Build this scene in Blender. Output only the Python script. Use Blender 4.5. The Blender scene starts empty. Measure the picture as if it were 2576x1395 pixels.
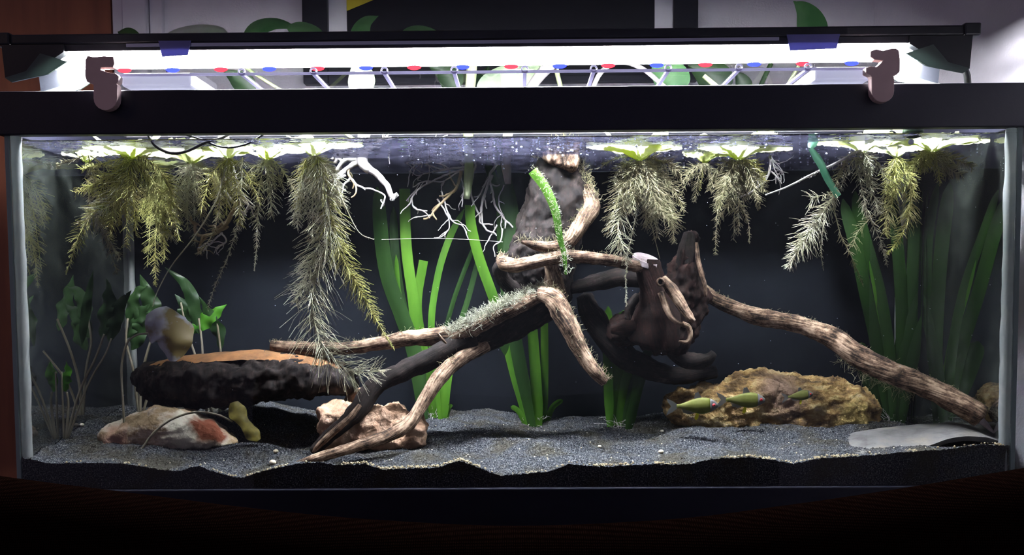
import bpy, bmesh, math, random
import numpy as np
from mathutils import Vector, Matrix, Euler, noise as mnoise

scene = bpy.context.scene
col = scene.collection
random.seed(7)
rng = np.random.default_rng(7)

# ------------------------------------------------------------------ camera
IMG_W, IMG_H = 2576, 1395
F_PX = 2290.0
PRINC_X, PRINC_Y = 1288.0, 858.0
CAM_LOC = Vector((0.009, -1.10, 0.288))
cam_data = bpy.data.cameras.new('camera')
cam_data.sensor_fit = 'HORIZONTAL'
cam_data.sensor_width = 36.0
cam_data.lens = F_PX * 36.0 / IMG_W
cam_data.shift_x = -(PRINC_X - IMG_W / 2) / IMG_W
cam_data.shift_y = (PRINC_Y - IMG_H / 2) / IMG_W
cam_data.clip_start = 0.02
cam = bpy.data.objects.new('camera', cam_data)
col.objects.link(cam)
CAM_ROT = (Matrix.Rotation(math.radians(0.5), 3, 'Z') @ Matrix.Rotation(math.radians(90 - 3.2), 3, 'X')
           @ Matrix.Rotation(-0.0068, 3, 'Z'))
cam.matrix_world = Matrix.Translation(CAM_LOC) @ CAM_ROT.to_4x4()
scene.camera = cam

# ------------------------------------------------------------------ world, exposure
scene.view_settings.view_transform = 'Standard'
scene.view_settings.look = 'None'
scene.view_settings.gamma = 1.0
scene.view_settings.use_curve_mapping = False
scene.view_settings.exposure = 0.0
world = bpy.data.worlds.new('room_light')
scene.world = world
world.use_nodes = True
bg = world.node_tree.nodes['Background']
bg.inputs['Color'].default_value = (0.72, 0.66, 1.0, 1)
bg.inputs['Strength'].default_value = 0.10
LED_STRENGTH = 300.0
WATER_HAZE = 0.018
# unseen dim warm fill light, added off to the left for the brown door
lamp = bpy.data.lights.new('warm_fill', 'AREA')
lamp.energy = 0.8
lamp.color = (1.0, 0.55, 0.36)
lamp.shape = 'DISK'
lamp.size = 0.35
lamp_ob = bpy.data.objects.new('warm_fill', lamp)
col.objects.link(lamp_ob)
lamp_ob.location = (-1.7, -0.9, 1.1)
lamp_ob.rotation_euler = (Vector((-0.75, 0.6, 0.75)) - Vector(lamp_ob.location)).to_track_quat('-Z', 'Y').to_euler()

scene.cycles.max_bounces = 10
scene.cycles.transparent_max_bounces = 24
scene.cycles.volume_bounces = 0
scene.cycles.sample_clamp_indirect = 4.0
scene.cycles.caustics_reflective = False
scene.cycles.caustics_refractive = False

# ------------------------------------------------------------------ helpers
def ray(px, py):
    d = Vector(((px - PRINC_X) / F_PX, -(py - PRINC_Y) / F_PX, -1.0))
    return CAM_ROT @ d

def P(px, py, Y):
    """the point of depth plane y=Y that the photograph shows at (px, py)"""
    d = ray(px, py)
    return CAM_LOC + d * ((Y - CAM_LOC.y) / d.y)

def PZ(px, py, Z):
    d = ray(px, py)
    return CAM_LOC + d * ((Z - CAM_LOC.z) / d.z)

def S(Y):
    return (Y - CAM_LOC.y) / F_PX

def crom(pts, n):
    """resample control rows (any width) with a Catmull-Rom spline at n places even in control spacing"""
    p = np.asarray(pts, float)
    if len(p) == 2:
        t = np.linspace(0, 1, n)[:, None]
        return p[0] * (1 - t) + p[1] * t
    d = np.linalg.norm(np.diff(p[:, :3], axis=0), axis=1)
    cum = np.concatenate([[0], np.cumsum(np.maximum(d, 1e-9))])
    ext = np.vstack([2 * p[0] - p[1], p, 2 * p[-1] - p[-2]])
    s = np.linspace(0, cum[-1], n)
    out = []
    for v in s:
        i = min(max(int(np.searchsorted(cum, v, side='right')) - 1, 0), len(p) - 2)
        t = (v - cum[i]) / (cum[i + 1] - cum[i])
        a, b, c, e = ext[i], ext[i + 1], ext[i + 2], ext[i + 3]
        out.append(0.5 * (2 * b + (c - a) * t + (2 * a - 5 * b + 4 * c - e) * t * t + (3 * b - a - 3 * c + e) * t ** 3))
    return np.array(out)

class MB:
    def __init__(self):
        self.v = []; self.f = []; self.g = []
    def add(self, verts, faces, grain=None):
        o = len(self.v)
        self.v.extend(tuple(map(float, q)) for q in verts)
        self.f.extend(tuple(i + o for i in f) for f in faces)
        if grain is not None:
            self.g.extend(tuple(map(float, q)) for q in grain)
        return o
    def box(self, a, b):
        x0, y0, z0 = a; x1, y1, z1 = b
        self.add([(x0, y0, z0), (x1, y0, z0), (x1, y1, z0), (x0, y1, z0), (x0, y0, z1), (x1, y0, z1), (x1, y1, z1), (x0, y1, z1)],
                 [(0, 3, 2, 1), (4, 5, 6, 7), (0, 1, 5, 4), (1, 2, 6, 5), (2, 3, 7, 6), (3, 0, 4, 7)])
    def prism(self, outline_front, outline_back):
        n = len(outline_front)
        self.add(list(outline_front) + list(outline_back),
                 [tuple(range(n))[::-1], tuple(range(n, 2 * n))] + [(i, (i + 1) % n, n + (i + 1) % n, n + i) for i in range(n)])
    def tube(self, pts, rad, n=6, cap=True):
        pts = np.asarray(pts, float); m = len(pts)
        rad = np.broadcast_to(np.asarray(rad, float), (m,))
        T = np.gradient(pts, axis=0); T /= np.maximum(np.linalg.norm(T, axis=1), 1e-9)[:, None]
        ref = np.array([0, 1.0, 0.13]) if abs(T[0] @ np.array([0, 1.0, 0.13])) < 0.9 else np.array([1.0, 0, 0.1])
        N = ref - (ref @ T[0]) * T[0]; N /= np.linalg.norm(N)
        vs = []
        ang = np.arange(n) * 2 * math.pi / n
        for i in range(m):
            N = N - (N @ T[i]) * T[i]; N /= max(np.linalg.norm(N), 1e-9)
            B = np.cross(T[i], N)
            vs.append(pts[i] + rad[i] * (np.cos(ang)[:, None] * N + np.sin(ang)[:, None] * B))
        vs = np.vstack(vs)
        fs = [(i * n + j, i * n + (j + 1) % n, (i + 1) * n + (j + 1) % n, (i + 1) * n + j) for i in range(m - 1) for j in range(n)]
        if cap:
            fs += [tuple(range(n))[::-1], tuple((m - 1) * n + j for j in range(n))]
        self.add(vs, fs)
    def ball(self, c, r, nu=8, nv=6):
        c = np.asarray(c, float); r = np.broadcast_to(np.asarray(r, float), (3,))
        vs = [c + r * np.array([0, 0, 1])]
        for i in range(1, nv):
            th = math.pi * i / nv
            for j in range(nu):
                ph = 2 * math.pi * j / nu
                vs.append(c + r * np.array([math.sin(th) * math.cos(ph), math.sin(th) * math.sin(ph), math.cos(th)]))
        vs.append(c - r * np.array([0, 0, 1]))
        fs = [(0, 1 + j, 1 + (j + 1) % nu) for j in range(nu)]
        for i in range(nv - 2):
            a = 1 + i * nu
            fs += [(a + j, a + nu + j, a + nu + (j + 1) % nu, a + (j + 1) % nu) for j in range(nu)]
        a = 1 + (nv - 2) * nu
        fs += [(a + j, len(vs) - 1, a + (j + 1) % nu) for j in range(nu)]
        self.add(vs, fs)
    def build(self, name, m, parent=None, smooth=False, bevel=0.0):
        me = bpy.data.meshes.new(name)
        me.from_pydata(self.v, [], self.f)
        if self.g:
            at = me.attributes.new('grain', 'FLOAT_VECTOR', 'POINT')
            at.data.foreach_set('vector', np.asarray(self.g, float).ravel())
        me.materials.append(m)
        if smooth:
            me.polygons.foreach_set('use_smooth', [True] * len(me.polygons))
        me.update()
        o = bpy.data.objects.new(name, me)
        col.objects.link(o)
        if parent is not None:
            o.parent = parent
            o.matrix_parent_inverse = parent.matrix_basis.inverted()
        if bevel > 0:
            b = o.modifiers.new('edge', 'BEVEL'); b.width = bevel; b.segments = 2; b.limit_method = 'ANGLE'
        return o

def tag(o, label=None, cat=None, group=None, kind=None):
    if label: o['label'] = label
    if cat: o['category'] = cat
    if group: o['group'] = group
    if kind: o['kind'] = kind
    return o

def thing(name, label, cat, loc=(0, 0, 0), group=None):
    o = bpy.data.objects.new(name, None)
    o.empty_display_size = 0.02
    o.location = loc
    col.objects.link(o)
    return tag(o, label, cat, group)

# ------------------------------------------------------------------ materials
def lin(r, g, b):
    f = lambda c: c / 12.92 if c <= 0.04045 else ((c + 0.055) / 1.055) ** 2.4
    return (f(r / 255), f(g / 255), f(b / 255), 1)

def new_mat(name):
    m = bpy.data.materials.new(name); m.use_nodes = True
    nt = m.node_tree
    return m, nt, nt.nodes, nt.links, nt.nodes['Principled BSDF']

def mat(name, c1, c2=None, scale=30.0, rough=0.6, spec=0.4, bump=0.0, bump_scale=None, attr=None, stretch=(1, 1, 1),
        lo=0.35, hi=0.65, translucent=0.0, detail=6.0, c3=None, metallic=0.0, alpha=1.0):
    m, nt, N, L, b = new_mat(name)
    b.inputs['Roughness'].default_value = rough
    b.inputs['Specular IOR Level'].default_value = spec
    b.inputs['Metallic'].default_value = metallic
    b.inputs['Alpha'].default_value = alpha
    vec = None
    if c2 is not None or bump:
        if attr:
            a = N.new('ShaderNodeAttribute'); a.attribute_name = attr; vec = a.outputs['Vector']
        else:
            a = N.new('ShaderNodeTexCoord'); vec = a.outputs['Object']
        mp = N.new('ShaderNodeMapping'); mp.inputs['Scale'].default_value = stretch
        L.new(vec, mp.inputs['Vector']); vec = mp.outputs['Vector']
    colour = None
    if c2 is not None:
        n = N.new('ShaderNodeTexNoise'); n.inputs['Scale'].default_value = scale; n.inputs['Detail'].default_value = detail
        L.new(vec, n.inputs['Vector'])
        r = N.new('ShaderNodeValToRGB')
        r.color_ramp.elements[0].position = lo; r.color_ramp.elements[0].color = c1
        r.color_ramp.elements[1].position = hi; r.color_ramp.elements[1].color = c2
        if c3 is not None:
            e = r.color_ramp.elements.new(min(0.99, hi + 0.12)); e.color = c3
        L.new(n.outputs['Fac'], r.inputs['Fac'])
        colour = r.outputs['Color']
        L.new(colour, b.inputs['Base Color'])
    else:
        b.inputs['Base Color'].default_value = c1
    if bump:
        n2 = N.new('ShaderNodeTexNoise'); n2.inputs['Scale'].default_value = bump_scale or scale * 3; n2.inputs['Detail'].default_value = 5
        L.new(vec, n2.inputs['Vector'])
        bp = N.new('ShaderNodeBump'); bp.inputs['Strength'].default_value = bump; bp.inputs['Distance'].default_value = 0.002
        L.new(n2.outputs['Fac'], bp.inputs['Height']); L.new(bp.outputs['Normal'], b.inputs['Normal'])
    if translucent > 0:
        t = N.new('ShaderNodeBsdfTranslucent')
        if colour is not None: L.new(colour, t.inputs['Color'])
        else: t.inputs['Color'].default_value = c1
        mx = N.new('ShaderNodeMixShader'); mx.inputs['Fac'].default_value = translucent
        L.new(b.outputs['BSDF'], mx.inputs[1]); L.new(t.outputs['BSDF'], mx.inputs[2])
        L.new(mx.outputs['Shader'], N['Material Output'].inputs['Surface'])
    return m

def sheet(name, ior, tint=(1, 1, 1, 1), rough=0.0, wave=0.0, limit=1.0, film=0.0, both=False, grime=None):
    """thin clear sheet: Fresnel mix of see-through and mirror; seen from the water side it mirrors past the critical angle"""
    m, nt, N, L, b = new_mat(name)
    N.remove(b)
    t = N.new('ShaderNodeBsdfTransparent'); t.inputs['Color'].default_value = tint
    g = N.new('ShaderNodeBsdfGlossy'); g.inputs['Roughness'].default_value = rough
    if both:                                       # thin pane with air on both sides: Schlick on the unsigned angle
        ge = N.new('ShaderNodeNewGeometry'); dt = N.new('ShaderNodeVectorMath'); dt.operation = 'DOT_PRODUCT'
        L.new(ge.outputs['Normal'], dt.inputs[0]); L.new(ge.outputs['Incoming'], dt.inputs[1])
        ab = N.new('ShaderNodeMath'); ab.operation = 'ABSOLUTE'; L.new(dt.outputs['Value'], ab.inputs[0])
        om = N.new('ShaderNodeMath'); om.operation = 'SUBTRACT'; om.inputs[0].default_value = 1.0; L.new(ab.outputs[0], om.inputs[1])
        pw = N.new('ShaderNodeMath'); pw.operation = 'POWER'; pw.inputs[1].default_value = 5.0; L.new(om.outputs[0], pw.inputs[0])
        fr = N.new('ShaderNodeMapRange'); r0 = ((ior - 1) / (ior + 1)) ** 2; fr.inputs['To Min'].default_value = r0; fr.inputs['To Max'].default_value = 1.0
        L.new(pw.outputs[0], fr.inputs['Value'])
    else:
        fr = N.new('ShaderNodeFresnel'); fr.inputs['IOR'].default_value = ior
    mx = N.new('ShaderNodeMixShader')
    fac = fr.outputs[0]
    if limit < 1.0:
        mm = N.new('ShaderNodeMath'); mm.operation = 'MULTIPLY'; mm.inputs[1].default_value = limit
        L.new(fac, mm.inputs[0]); fac = mm.outputs[0]
    L.new(fac, mx.inputs['Fac']); L.new(t.outputs['BSDF'], mx.inputs[1]); L.new(g.outputs['BSDF'], mx.inputs[2])
    if wave:
        tc = N.new('ShaderNodeTexCoord')
        n = N.new('ShaderNodeTexNoise'); n.inputs['Scale'].default_value = 28; n.inputs['Detail'].default_value = 3
        L.new(tc.outputs['Object'], n.inputs['Vector'])
        bp = N.new('ShaderNodeBump'); bp.inputs['Strength'].default_value = wave; bp.inputs['Distance'].default_value = 0.01
        L.new(n.outputs['Fac'], bp.inputs['Height'])
        L.new(bp.outputs['Normal'], g.inputs['Normal'])
    out = mx.outputs['Shader']
    if film:
        tr = N.new('ShaderNodeBsdfDiffuse' if grime else 'ShaderNodeBsdfTranslucent'); tr.inputs['Color'].default_value = grime or (0.62, 0.62, 1.0, 1)
        tcf = N.new('ShaderNodeTexCoord'); nf = N.new('ShaderNodeTexNoise'); nf.inputs['Scale'].default_value = 60; nf.inputs['Detail'].default_value = 8; nf.inputs['Roughness'].default_value = 0.75
        L.new(tcf.outputs['Object'], nf.inputs['Vector'])
        rr = N.new('ShaderNodeMapRange'); rr.inputs['From Min'].default_value = 0.42; rr.inputs['From Max'].default_value = 0.75; rr.inputs['To Min'].default_value = film * 0.35; rr.inputs['To Max'].default_value = film * 3
        L.new(nf.outputs['Fac'], rr.inputs['Value'])
        m2 = N.new('ShaderNodeMixShader'); L.new(rr.outputs['Result'], m2.inputs['Fac']); L.new(out, m2.inputs[1]); L.new(tr.outputs['BSDF'], m2.inputs[2]); out = m2.outputs['Shader']
    L.new(out, N['Material Output'].inputs['Surface'])
    return m

def mulm(m, colour, scale, lo, hi):
    """brown detritus settled in patches"""
    nt = m.node_tree; N, L = nt.nodes, nt.links; b = N['Principled BSDF']; old = b.inputs['Base Color'].links[0].from_socket
    tc = N.new('ShaderNodeTexCoord'); n = N.new('ShaderNodeTexNoise'); n.inputs['Scale'].default_value = scale; n.inputs['Detail'].default_value = 7; n.inputs['Roughness'].default_value = 0.65
    L.new(tc.outputs['Object'], n.inputs['Vector'])
    mr = N.new('ShaderNodeMapRange'); mr.inputs['From Min'].default_value = lo; mr.inputs['From Max'].default_value = hi; mr.inputs['To Max'].default_value = 0.75
    L.new(n.outputs['Fac'], mr.inputs['Value'])
    mx = N.new('ShaderNodeMix'); mx.data_type = 'RGBA'; L.new(mr.outputs['Result'], mx.inputs['Factor']); L.new(old, mx.inputs['A']); mx.inputs['B'].default_value = colour
    L.new(mx.outputs['Result'], b.inputs['Base Color'])

def glow(name, c, s):
    m, nt, N, L, b = new_mat(name)
    N.remove(b)
    e = N.new('ShaderNodeEmission'); e.inputs['Color'].default_value = c; e.inputs['Strength'].default_value = s
    L.new(e.outputs['Emission'], N['Material Output'].inputs['Surface'])
    return m

M = {}
M['rim'] = mat('black_plastic', (0.013, 0.013, 0.026, 1), rough=0.45, spec=0.4, bump=0.08, bump_scale=400)
M['film'] = mat('black_back_film', (0.006, 0.007, 0.011, 1), (0.010, 0.012, 0.017, 1), scale=9, rough=0.9, spec=0.1)
M['front_glass'] = sheet('clear_front_glass', 1.45, (0.97, 0.99, 0.98, 1), both=True)
M['water_skin'] = sheet('water_surface', 1.33, (0.96, 0.98, 1.0, 1), wave=0.3, film=0.009)
M['side_glass'] = sheet('side_glass', 1.33, (0.95, 0.98, 0.97, 1), film=0.035, grime=(0.55, 0.62, 0.55, 1))
M['glass_edge'] = mat('glass_edge', (0.45, 0.55, 0.54, 1), rough=0.3, translucent=0.4)
M['silicone'] = mat('clear_silicone', (0.85, 0.88, 0.86, 1), (0.70, 0.76, 0.76, 1), scale=40, rough=0.4, translucent=0.7)
M['acrylic'] = sheet('clear_acrylic', 1.35, (0.97, 0.97, 1.0, 1), both=True, limit=0.6)
M['acrylic_bar'] = mat('milky_acrylic', (0.8, 0.78, 0.92, 1), rough=0.25, translucent=0.5)
M['frost'] = mat('frosted_acrylic', (0.9, 0.9, 0.97, 1), rough=0.3, translucent=0.65)
M['clip'] = mat('beige_plastic', (0.80, 0.58, 0.55, 1), (0.72, 0.52, 0.49, 1), scale=25, rough=0.55)
M['housing'] = mat('black_anodised_metal', (0.010, 0.011, 0.015, 1), rough=0.35, spec=0.5, bump=0.05, bump_scale=200)
M['silver'] = mat('brushed_silver', (0.6, 0.6, 0.7, 1), rough=0.3, metallic=0.8)
M['flap'] = mat('smoked_plastic', (0.10, 0.13, 0.12, 1), rough=0.3, translucent=0.3)
M['tape'] = mat('blue_grey_plastic', (0.22, 0.22, 0.5, 1), rough=0.3, translucent=0.3)
M['led_white'] = glow('white_led', (0.93, 0.96, 1.0, 1), LED_STRENGTH)
M['led_blue'] = glow('blue_led', (0.02, 0.03, 1.0, 1), 7.0)
M['led_red'] = glow('red_led', (1.0, 0.03, 0.05, 1), 4.0)
M['cable'] = mat('black_rubber', (0.012, 0.012, 0.013, 1), rough=0.5)
M['cord'] = mat('grey_rubber', (0.06, 0.055, 0.045, 1), rough=0.5)
M['wall'] = mat('lavender_grey_paint', (0.72, 0.68, 0.74, 1), (0.66, 0.63, 0.69, 1), scale=14, rough=0.85, spec=0.2, bump=0.35, bump_scale=260)
M['door'] = mat('reddish_brown_door', (0.26, 0.085, 0.045, 1), (0.19, 0.06, 0.035, 1), scale=6, stretch=(6, 6, 0.6), rough=0.5)
M['trim'] = mat('white_trim_paint', (0.66, 0.63, 0.7, 1), rough=0.5)
M['frame'] = mat('black_frame', (0.010, 0.010, 0.016, 1), rough=0.4)
M['mat_board'] = mat('white_mat_board', (0.72, 0.70, 0.76, 1), rough=0.9)
M['print'] = mat('dark_print', (0.009, 0.009, 0.013, 1), rough=0.35)
M['yellow'] = mat('yellow_print', (0.75, 0.62, 0.05, 1), rough=0.5)
M['floor'] = mat('dark_floor', (0.05, 0.035, 0.025, 1), (0.03, 0.02, 0.015, 1), scale=5, stretch=(1, 12, 1), rough=0.5)
M['stand'] = mat('black_stand', (0.008, 0.007, 0.007, 1), rough=0.5)
M['soil'] = mat('black_sand', (0.016, 0.018, 0.024, 1), (0.085, 0.088, 0.098, 1), scale=620, rough=0.95, spec=0.15, bump=0.2, bump_scale=800, detail=2, lo=0.40, hi=0.60, c3=(0.26, 0.25, 0.23, 1))
mulm(M['soil'], (0.050, 0.043, 0.028, 1), 17, 0.47, 0.62)
M['pebble'] = mat('pale_pebble', (0.55, 0.45, 0.3, 1), (0.65, 0.6, 0.5, 1), scale=80, rough=0.8)
M['algae_crust'] = mat('tan_algae_crust', (0.30, 0.23, 0.13, 1), (0.42, 0.36, 0.24, 1), scale=160, rough=0.95)
def wood_mat(name, dark, mid, light, lo, hi, bump=0.45):
    m, nt, N, L, b = new_mat(name)
    a = N.new('ShaderNodeAttribute'); a.attribute_name = 'grain'
    n1 = N.new('ShaderNodeTexNoise'); n1.inputs['Scale'].default_value = 1.7; n1.inputs['Detail'].default_value = 9; n1.inputs['Roughness'].default_value = 0.68
    L.new(a.outputs['Vector'], n1.inputs['Vector'])
    tc = N.new('ShaderNodeTexCoord'); n2 = N.new('ShaderNodeTexNoise'); n2.inputs['Scale'].default_value = 42; n2.inputs['Detail'].default_value = 8; n2.inputs['Roughness'].default_value = 0.7
    L.new(tc.outputs['Object'], n2.inputs['Vector'])
    mx = N.new('ShaderNodeMix'); mx.inputs['Factor'].default_value = 0.5
    L.new(n1.outputs['Fac'], mx.inputs['A']); L.new(n2.outputs['Fac'], mx.inputs['B'])
    r = N.new('ShaderNodeValToRGB'); e = r.color_ramp.elements
    e[0].position = lo; e[0].color = dark; e[1].position = hi; e[1].color = light
    q = e.new((lo + hi) / 2); q.color = mid
    L.new(mx.outputs['Result'], r.inputs['Fac']); L.new(r.outputs['Color'], b.inputs['Base Color'])
    bp = N.new('ShaderNodeBump'); bp.inputs['Strength'].default_value = bump; bp.inputs['Distance'].default_value = 0.0025
    L.new(mx.outputs['Result'], bp.inputs['Height']); L.new(bp.outputs['Normal'], b.inputs['Normal'])
    b.inputs['Roughness'].default_value = 0.85; b.inputs['Specular IOR Level'].default_value = 0.2
    return m
M['wood'] = wood_mat('weathered_driftwood', (0.022, 0.014, 0.011, 1), (0.20, 0.125, 0.082, 1), (0.58, 0.41, 0.29, 1), 0.43, 0.58)
M['wood_dark'] = wood_mat('dark_driftwood', (0.009, 0.007, 0.007, 1), (0.028, 0.020, 0.018, 1), (0.12, 0.085, 0.072, 1), 0.42, 0.68)
M['wood_red'] = wood_mat('reddish_stump_wood', (0.012, 0.007, 0.006, 1), (0.035, 0.016, 0.013, 1), (0.15, 0.075, 0.06, 1), 0.42, 0.70)
M['cut'] = mat('pale_cut_wood', (0.42, 0.33, 0.33, 1), (0.6, 0.52, 0.55, 1), scale=90, rough=0.9, bump=0.5)
M['log_top'] = mat('lit_orange_heartwood', (0.42, 0.19, 0.075, 1), (0.22, 0.11, 0.05, 1), scale=55, rough=0.9, bump=0.6)  # bare wood tone with the light from above mixed into the colour
M['moss'] = mat('pale_hair_algae', (0.50, 0.50, 0.36, 1), (0.70, 0.69, 0.56, 1), scale=50, rough=0.9, translucent=0.35)
M['rock_red'] = None
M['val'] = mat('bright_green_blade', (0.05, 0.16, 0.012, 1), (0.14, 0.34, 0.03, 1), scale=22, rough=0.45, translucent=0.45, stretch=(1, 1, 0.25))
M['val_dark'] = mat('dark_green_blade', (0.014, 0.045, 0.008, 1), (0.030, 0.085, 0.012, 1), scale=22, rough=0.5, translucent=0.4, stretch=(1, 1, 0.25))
M['val_teal'] = mat('blue_green_blade', (0.05, 0.22, 0.12, 1), (0.12, 0.33, 0.2, 1), scale=30, rough=0.45, translucent=0.4)
M['leaf'] = mat('pothos_green', (0.08, 0.24, 0.08, 1), (0.18, 0.40, 0.15, 1), scale=18, rough=0.4, translucent=0.35)
M['leaf_pale'] = mat('lightened_pothos_green', (0.42, 0.60, 0.32, 1), (0.75, 0.85, 0.68, 1), scale=16, rough=0.4, translucent=0.35)  # pothos green lightened to stand in for LED light on these leaves
M['leaf_dark'] = mat('deep_green_leaf', (0.012, 0.035, 0.010, 1), (0.028, 0.068, 0.018, 1), scale=18, rough=0.4, translucent=0.25)
M['stem'] = mat('pale_green_stem', (0.68, 0.76, 0.46, 1), (0.52, 0.62, 0.30, 1), scale=40, rough=0.5, translucent=0.45)
M['white_root'] = mat('white_root', (0.84, 0.80, 0.78, 1), (0.70, 0.65, 0.62, 1), scale=60, rough=0.7, translucent=0.4)
M['brown_root'] = mat('tan_root', (0.34, 0.24, 0.12, 1), (0.5, 0.4, 0.25, 1), scale=50, rough=0.7, translucent=0.2)
M['root_yellow'] = mat('yellow_green_root', (0.56, 0.55, 0.15, 1), (0.68, 0.65, 0.27, 1), scale=25, rough=0.8, translucent=0.4)
M['root_pale'] = mat('pale_feathery_root', (0.66, 0.64, 0.42, 1), (0.80, 0.78, 0.60, 1), scale=25, rough=0.8, translucent=0.4)
M['root_brown'] = mat('brown_feathery_root', (0.36, 0.33, 0.18, 1), (0.48, 0.43, 0.27, 1), scale=25, rough=0.8, translucent=0.4)
M['lettuce'] = mat('yellow_green_rosette', (0.72, 0.80, 0.22, 1), (0.90, 0.93, 0.62, 1), scale=30, rough=0.5, translucent=0.78)
M['lily'] = mat('grey_brown_lily_leaf', (0.60, 0.60, 0.70, 1), (0.28, 0.21, 0.08, 1), scale=28, rough=0.5, translucent=0.2, lo=0.45, hi=0.58)
M['yellow_leaf'] = mat('yellowed_leaf', (0.34, 0.28, 0.05, 1), (0.16, 0.13, 0.03, 1), scale=70, rough=0.6, translucent=0.3)
M['lily_stem'] = mat('pale_brown_petiole', (0.20, 0.17, 0.11, 1), (0.30, 0.27, 0.2, 1), scale=40, rough=0.6)
M['green_leaf'] = mat('fresh_green_leaf', (0.045, 0.20, 0.012, 1), (0.09, 0.29, 0.02, 1), scale=30, rough=0.45, translucent=0.4)
M['fish'] = mat('yellow_green_fish_scales', (0.115, 0.13, 0.022, 1), (0.17, 0.175, 0.05, 1), scale=90, rough=0.6, spec=0.2)
M['fin'] = mat('clear_fin', (0.35, 0.36, 0.36, 1), rough=0.4, translucent=0.5, alpha=0.35)
M['fin_yellow'] = mat('yellow_fin', (0.85, 0.80, 0.05, 1), rough=0.4, translucent=0.3)
M['fish_head'] = mat('grey_fish_head', (0.13, 0.125, 0.12, 1), rough=0.4)
M['eye_red'] = mat('red_iris', (0.7, 0.04, 0.05, 1), rough=0.25)
M['eye_black'] = mat('black_pupil', (0.004, 0.004, 0.005, 1), rough=0.15)
M['bubble'] = mat('bubble_film', (0.8, 0.82, 0.95, 1), rough=0.2, translucent=0.5)
M['fabric'] = mat('dark_brown_weave', (0.020, 0.011, 0.009, 1), (0.032, 0.018, 0.014, 1), scale=900, rough=0.95, spec=0.1)

# ------------------------------------------------------------------ measures of the tank (metres)
TX = 0.61            # half width
TD = 0.335           # depth
ZB, ZR, ZT = 0.048, 0.4775, 0.529   # top of bottom rim, bottom and top of top rim
ZW = 0.472           # water level
WALL_Y, WALL_X = 0.60, 0.66

def wallmesh(name, a, b, m, kind='structure'):
    k = MB(); k.box(a, b)
    o = k.build(name, m); o['kind'] = kind
    return o

# ------------------------------------------------------------------ the room
wallmesh('wall_back', (-2.4, WALL_Y, -0.75), (WALL_X, WALL_Y + 0.1, 1.75), M['wall'])
wallmesh('wall_right', (WALL_X, -0.6, -0.75), (WALL_X + 0.1, WALL_Y + 0.1, 1.75), M['wall'])
wallmesh('floor', (-2.4, -2.2, -0.80), (1.2, WALL_Y + 0.1, -0.75), M['floor'])
xl = P(292, 60, WALL_Y).x
xc = P(415, 60, WALL_Y).x
# door leaf with two recessed panels' rails standing proud
k = MB(); k.box((xl - 0.86, WALL_Y - 0.012, -0.75), (xl - 0.004, WALL_Y, 1.45))
door = k.build('door_1', M['door']); door['kind'] = 'structure'
# casing: flat boards with two grooves
k = MB()
w = xc - xl
k.box((xl, WALL_Y - 0.016, -0.75), (xl + w * 0.22, WALL_Y, 1.5))
k.box((xl + w * 0.24, WALL_Y - 0.024, -0.75), (xl + w * 0.72, WALL_Y, 1.5))
k.box((xl + w * 0.74, WALL_Y - 0.013, -0.75), (xl + w, WALL_Y, 1.5))
trim = k.build('trim_1', M['trim'], bevel=0.002); trim['kind'] = 'structure'

# framed print
x0, x1 = P(768, 60, WALL_Y).x, P(1750, 60, WALL_Y).x
m0, m1 = P(830, 60, WALL_Y).x, P(1690, 60, WALL_Y).x
i0, i1 = P(875, 60, WALL_Y).x, P(1645, 60, WALL_Y).x
zi = P(1260, 88, WALL_Y).z
zf = zi - (i0 - x0) - 0.012
fr = thing('framed_print', 'dark print with a yellow corner in white mat and black frame on the wall', 'picture', ((x0 + x1) / 2, WALL_Y, zf))
yw = WALL_Y - 0.003
hgt = 0.95
k = MB()
fw = m0 - x0
for a, b in (((x0, yw - 0.022, zf), (m0, yw, zf + hgt)), ((m1, yw - 0.022, zf), (x1, yw, zf + hgt)),
             ((m0, yw - 0.022, zf), (m1, yw, zf + fw)), ((m0, yw - 0.022, zf + hgt - fw), (m1, yw, zf + hgt))):
    k.box(a, b)
k.build('frame', M['frame'], fr, bevel=0.0015)
mw = i0 - m0
k = MB(); zi2 = zi; zt2 = zf + hgt - fw - mw
for a, b in (((m0, yw - 0.008, zf + fw), (i0, yw, zf + hgt - fw)), ((i1, yw - 0.008, zf + fw), (m1, yw, zf + hgt - fw)),
             ((i0, yw - 0.008, zf + fw), (i1, yw, zi)), ((i0, yw - 0.008, zt2), (i1, yw, zf + hgt - fw))):
    k.box(a, b)
k.build('mat_board', M['mat_board'], fr)
k = MB(); k.box((i0, yw - 0.005, zi), (i1, yw, zt2)); k.build('print', M['print'], fr)
yb = yw - 0.0055
zc = P(876, 31, WALL_Y).z; xe = P(950, 0, WALL_Y).x; ze = P(950, 0, WALL_Y).z
sl = (ze - zc) / (xe - i0)
k = MB(); k.prism([(i0, yb, zc), (i0 + 0.2, yb, zc + sl * 0.2), (i0 + 0.2, yb, zc + 0.3), (i0, yb, zc + 0.3)],
                  [(i0, yb + 0.001, zc), (i0 + 0.2, yb + 0.001, zc + sl * 0.2), (i0 + 0.2, yb + 0.001, zc + 0.3), (i0, yb + 0.001, zc + 0.3)])
k.build('yellow_shape', M['yellow'], fr)

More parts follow.
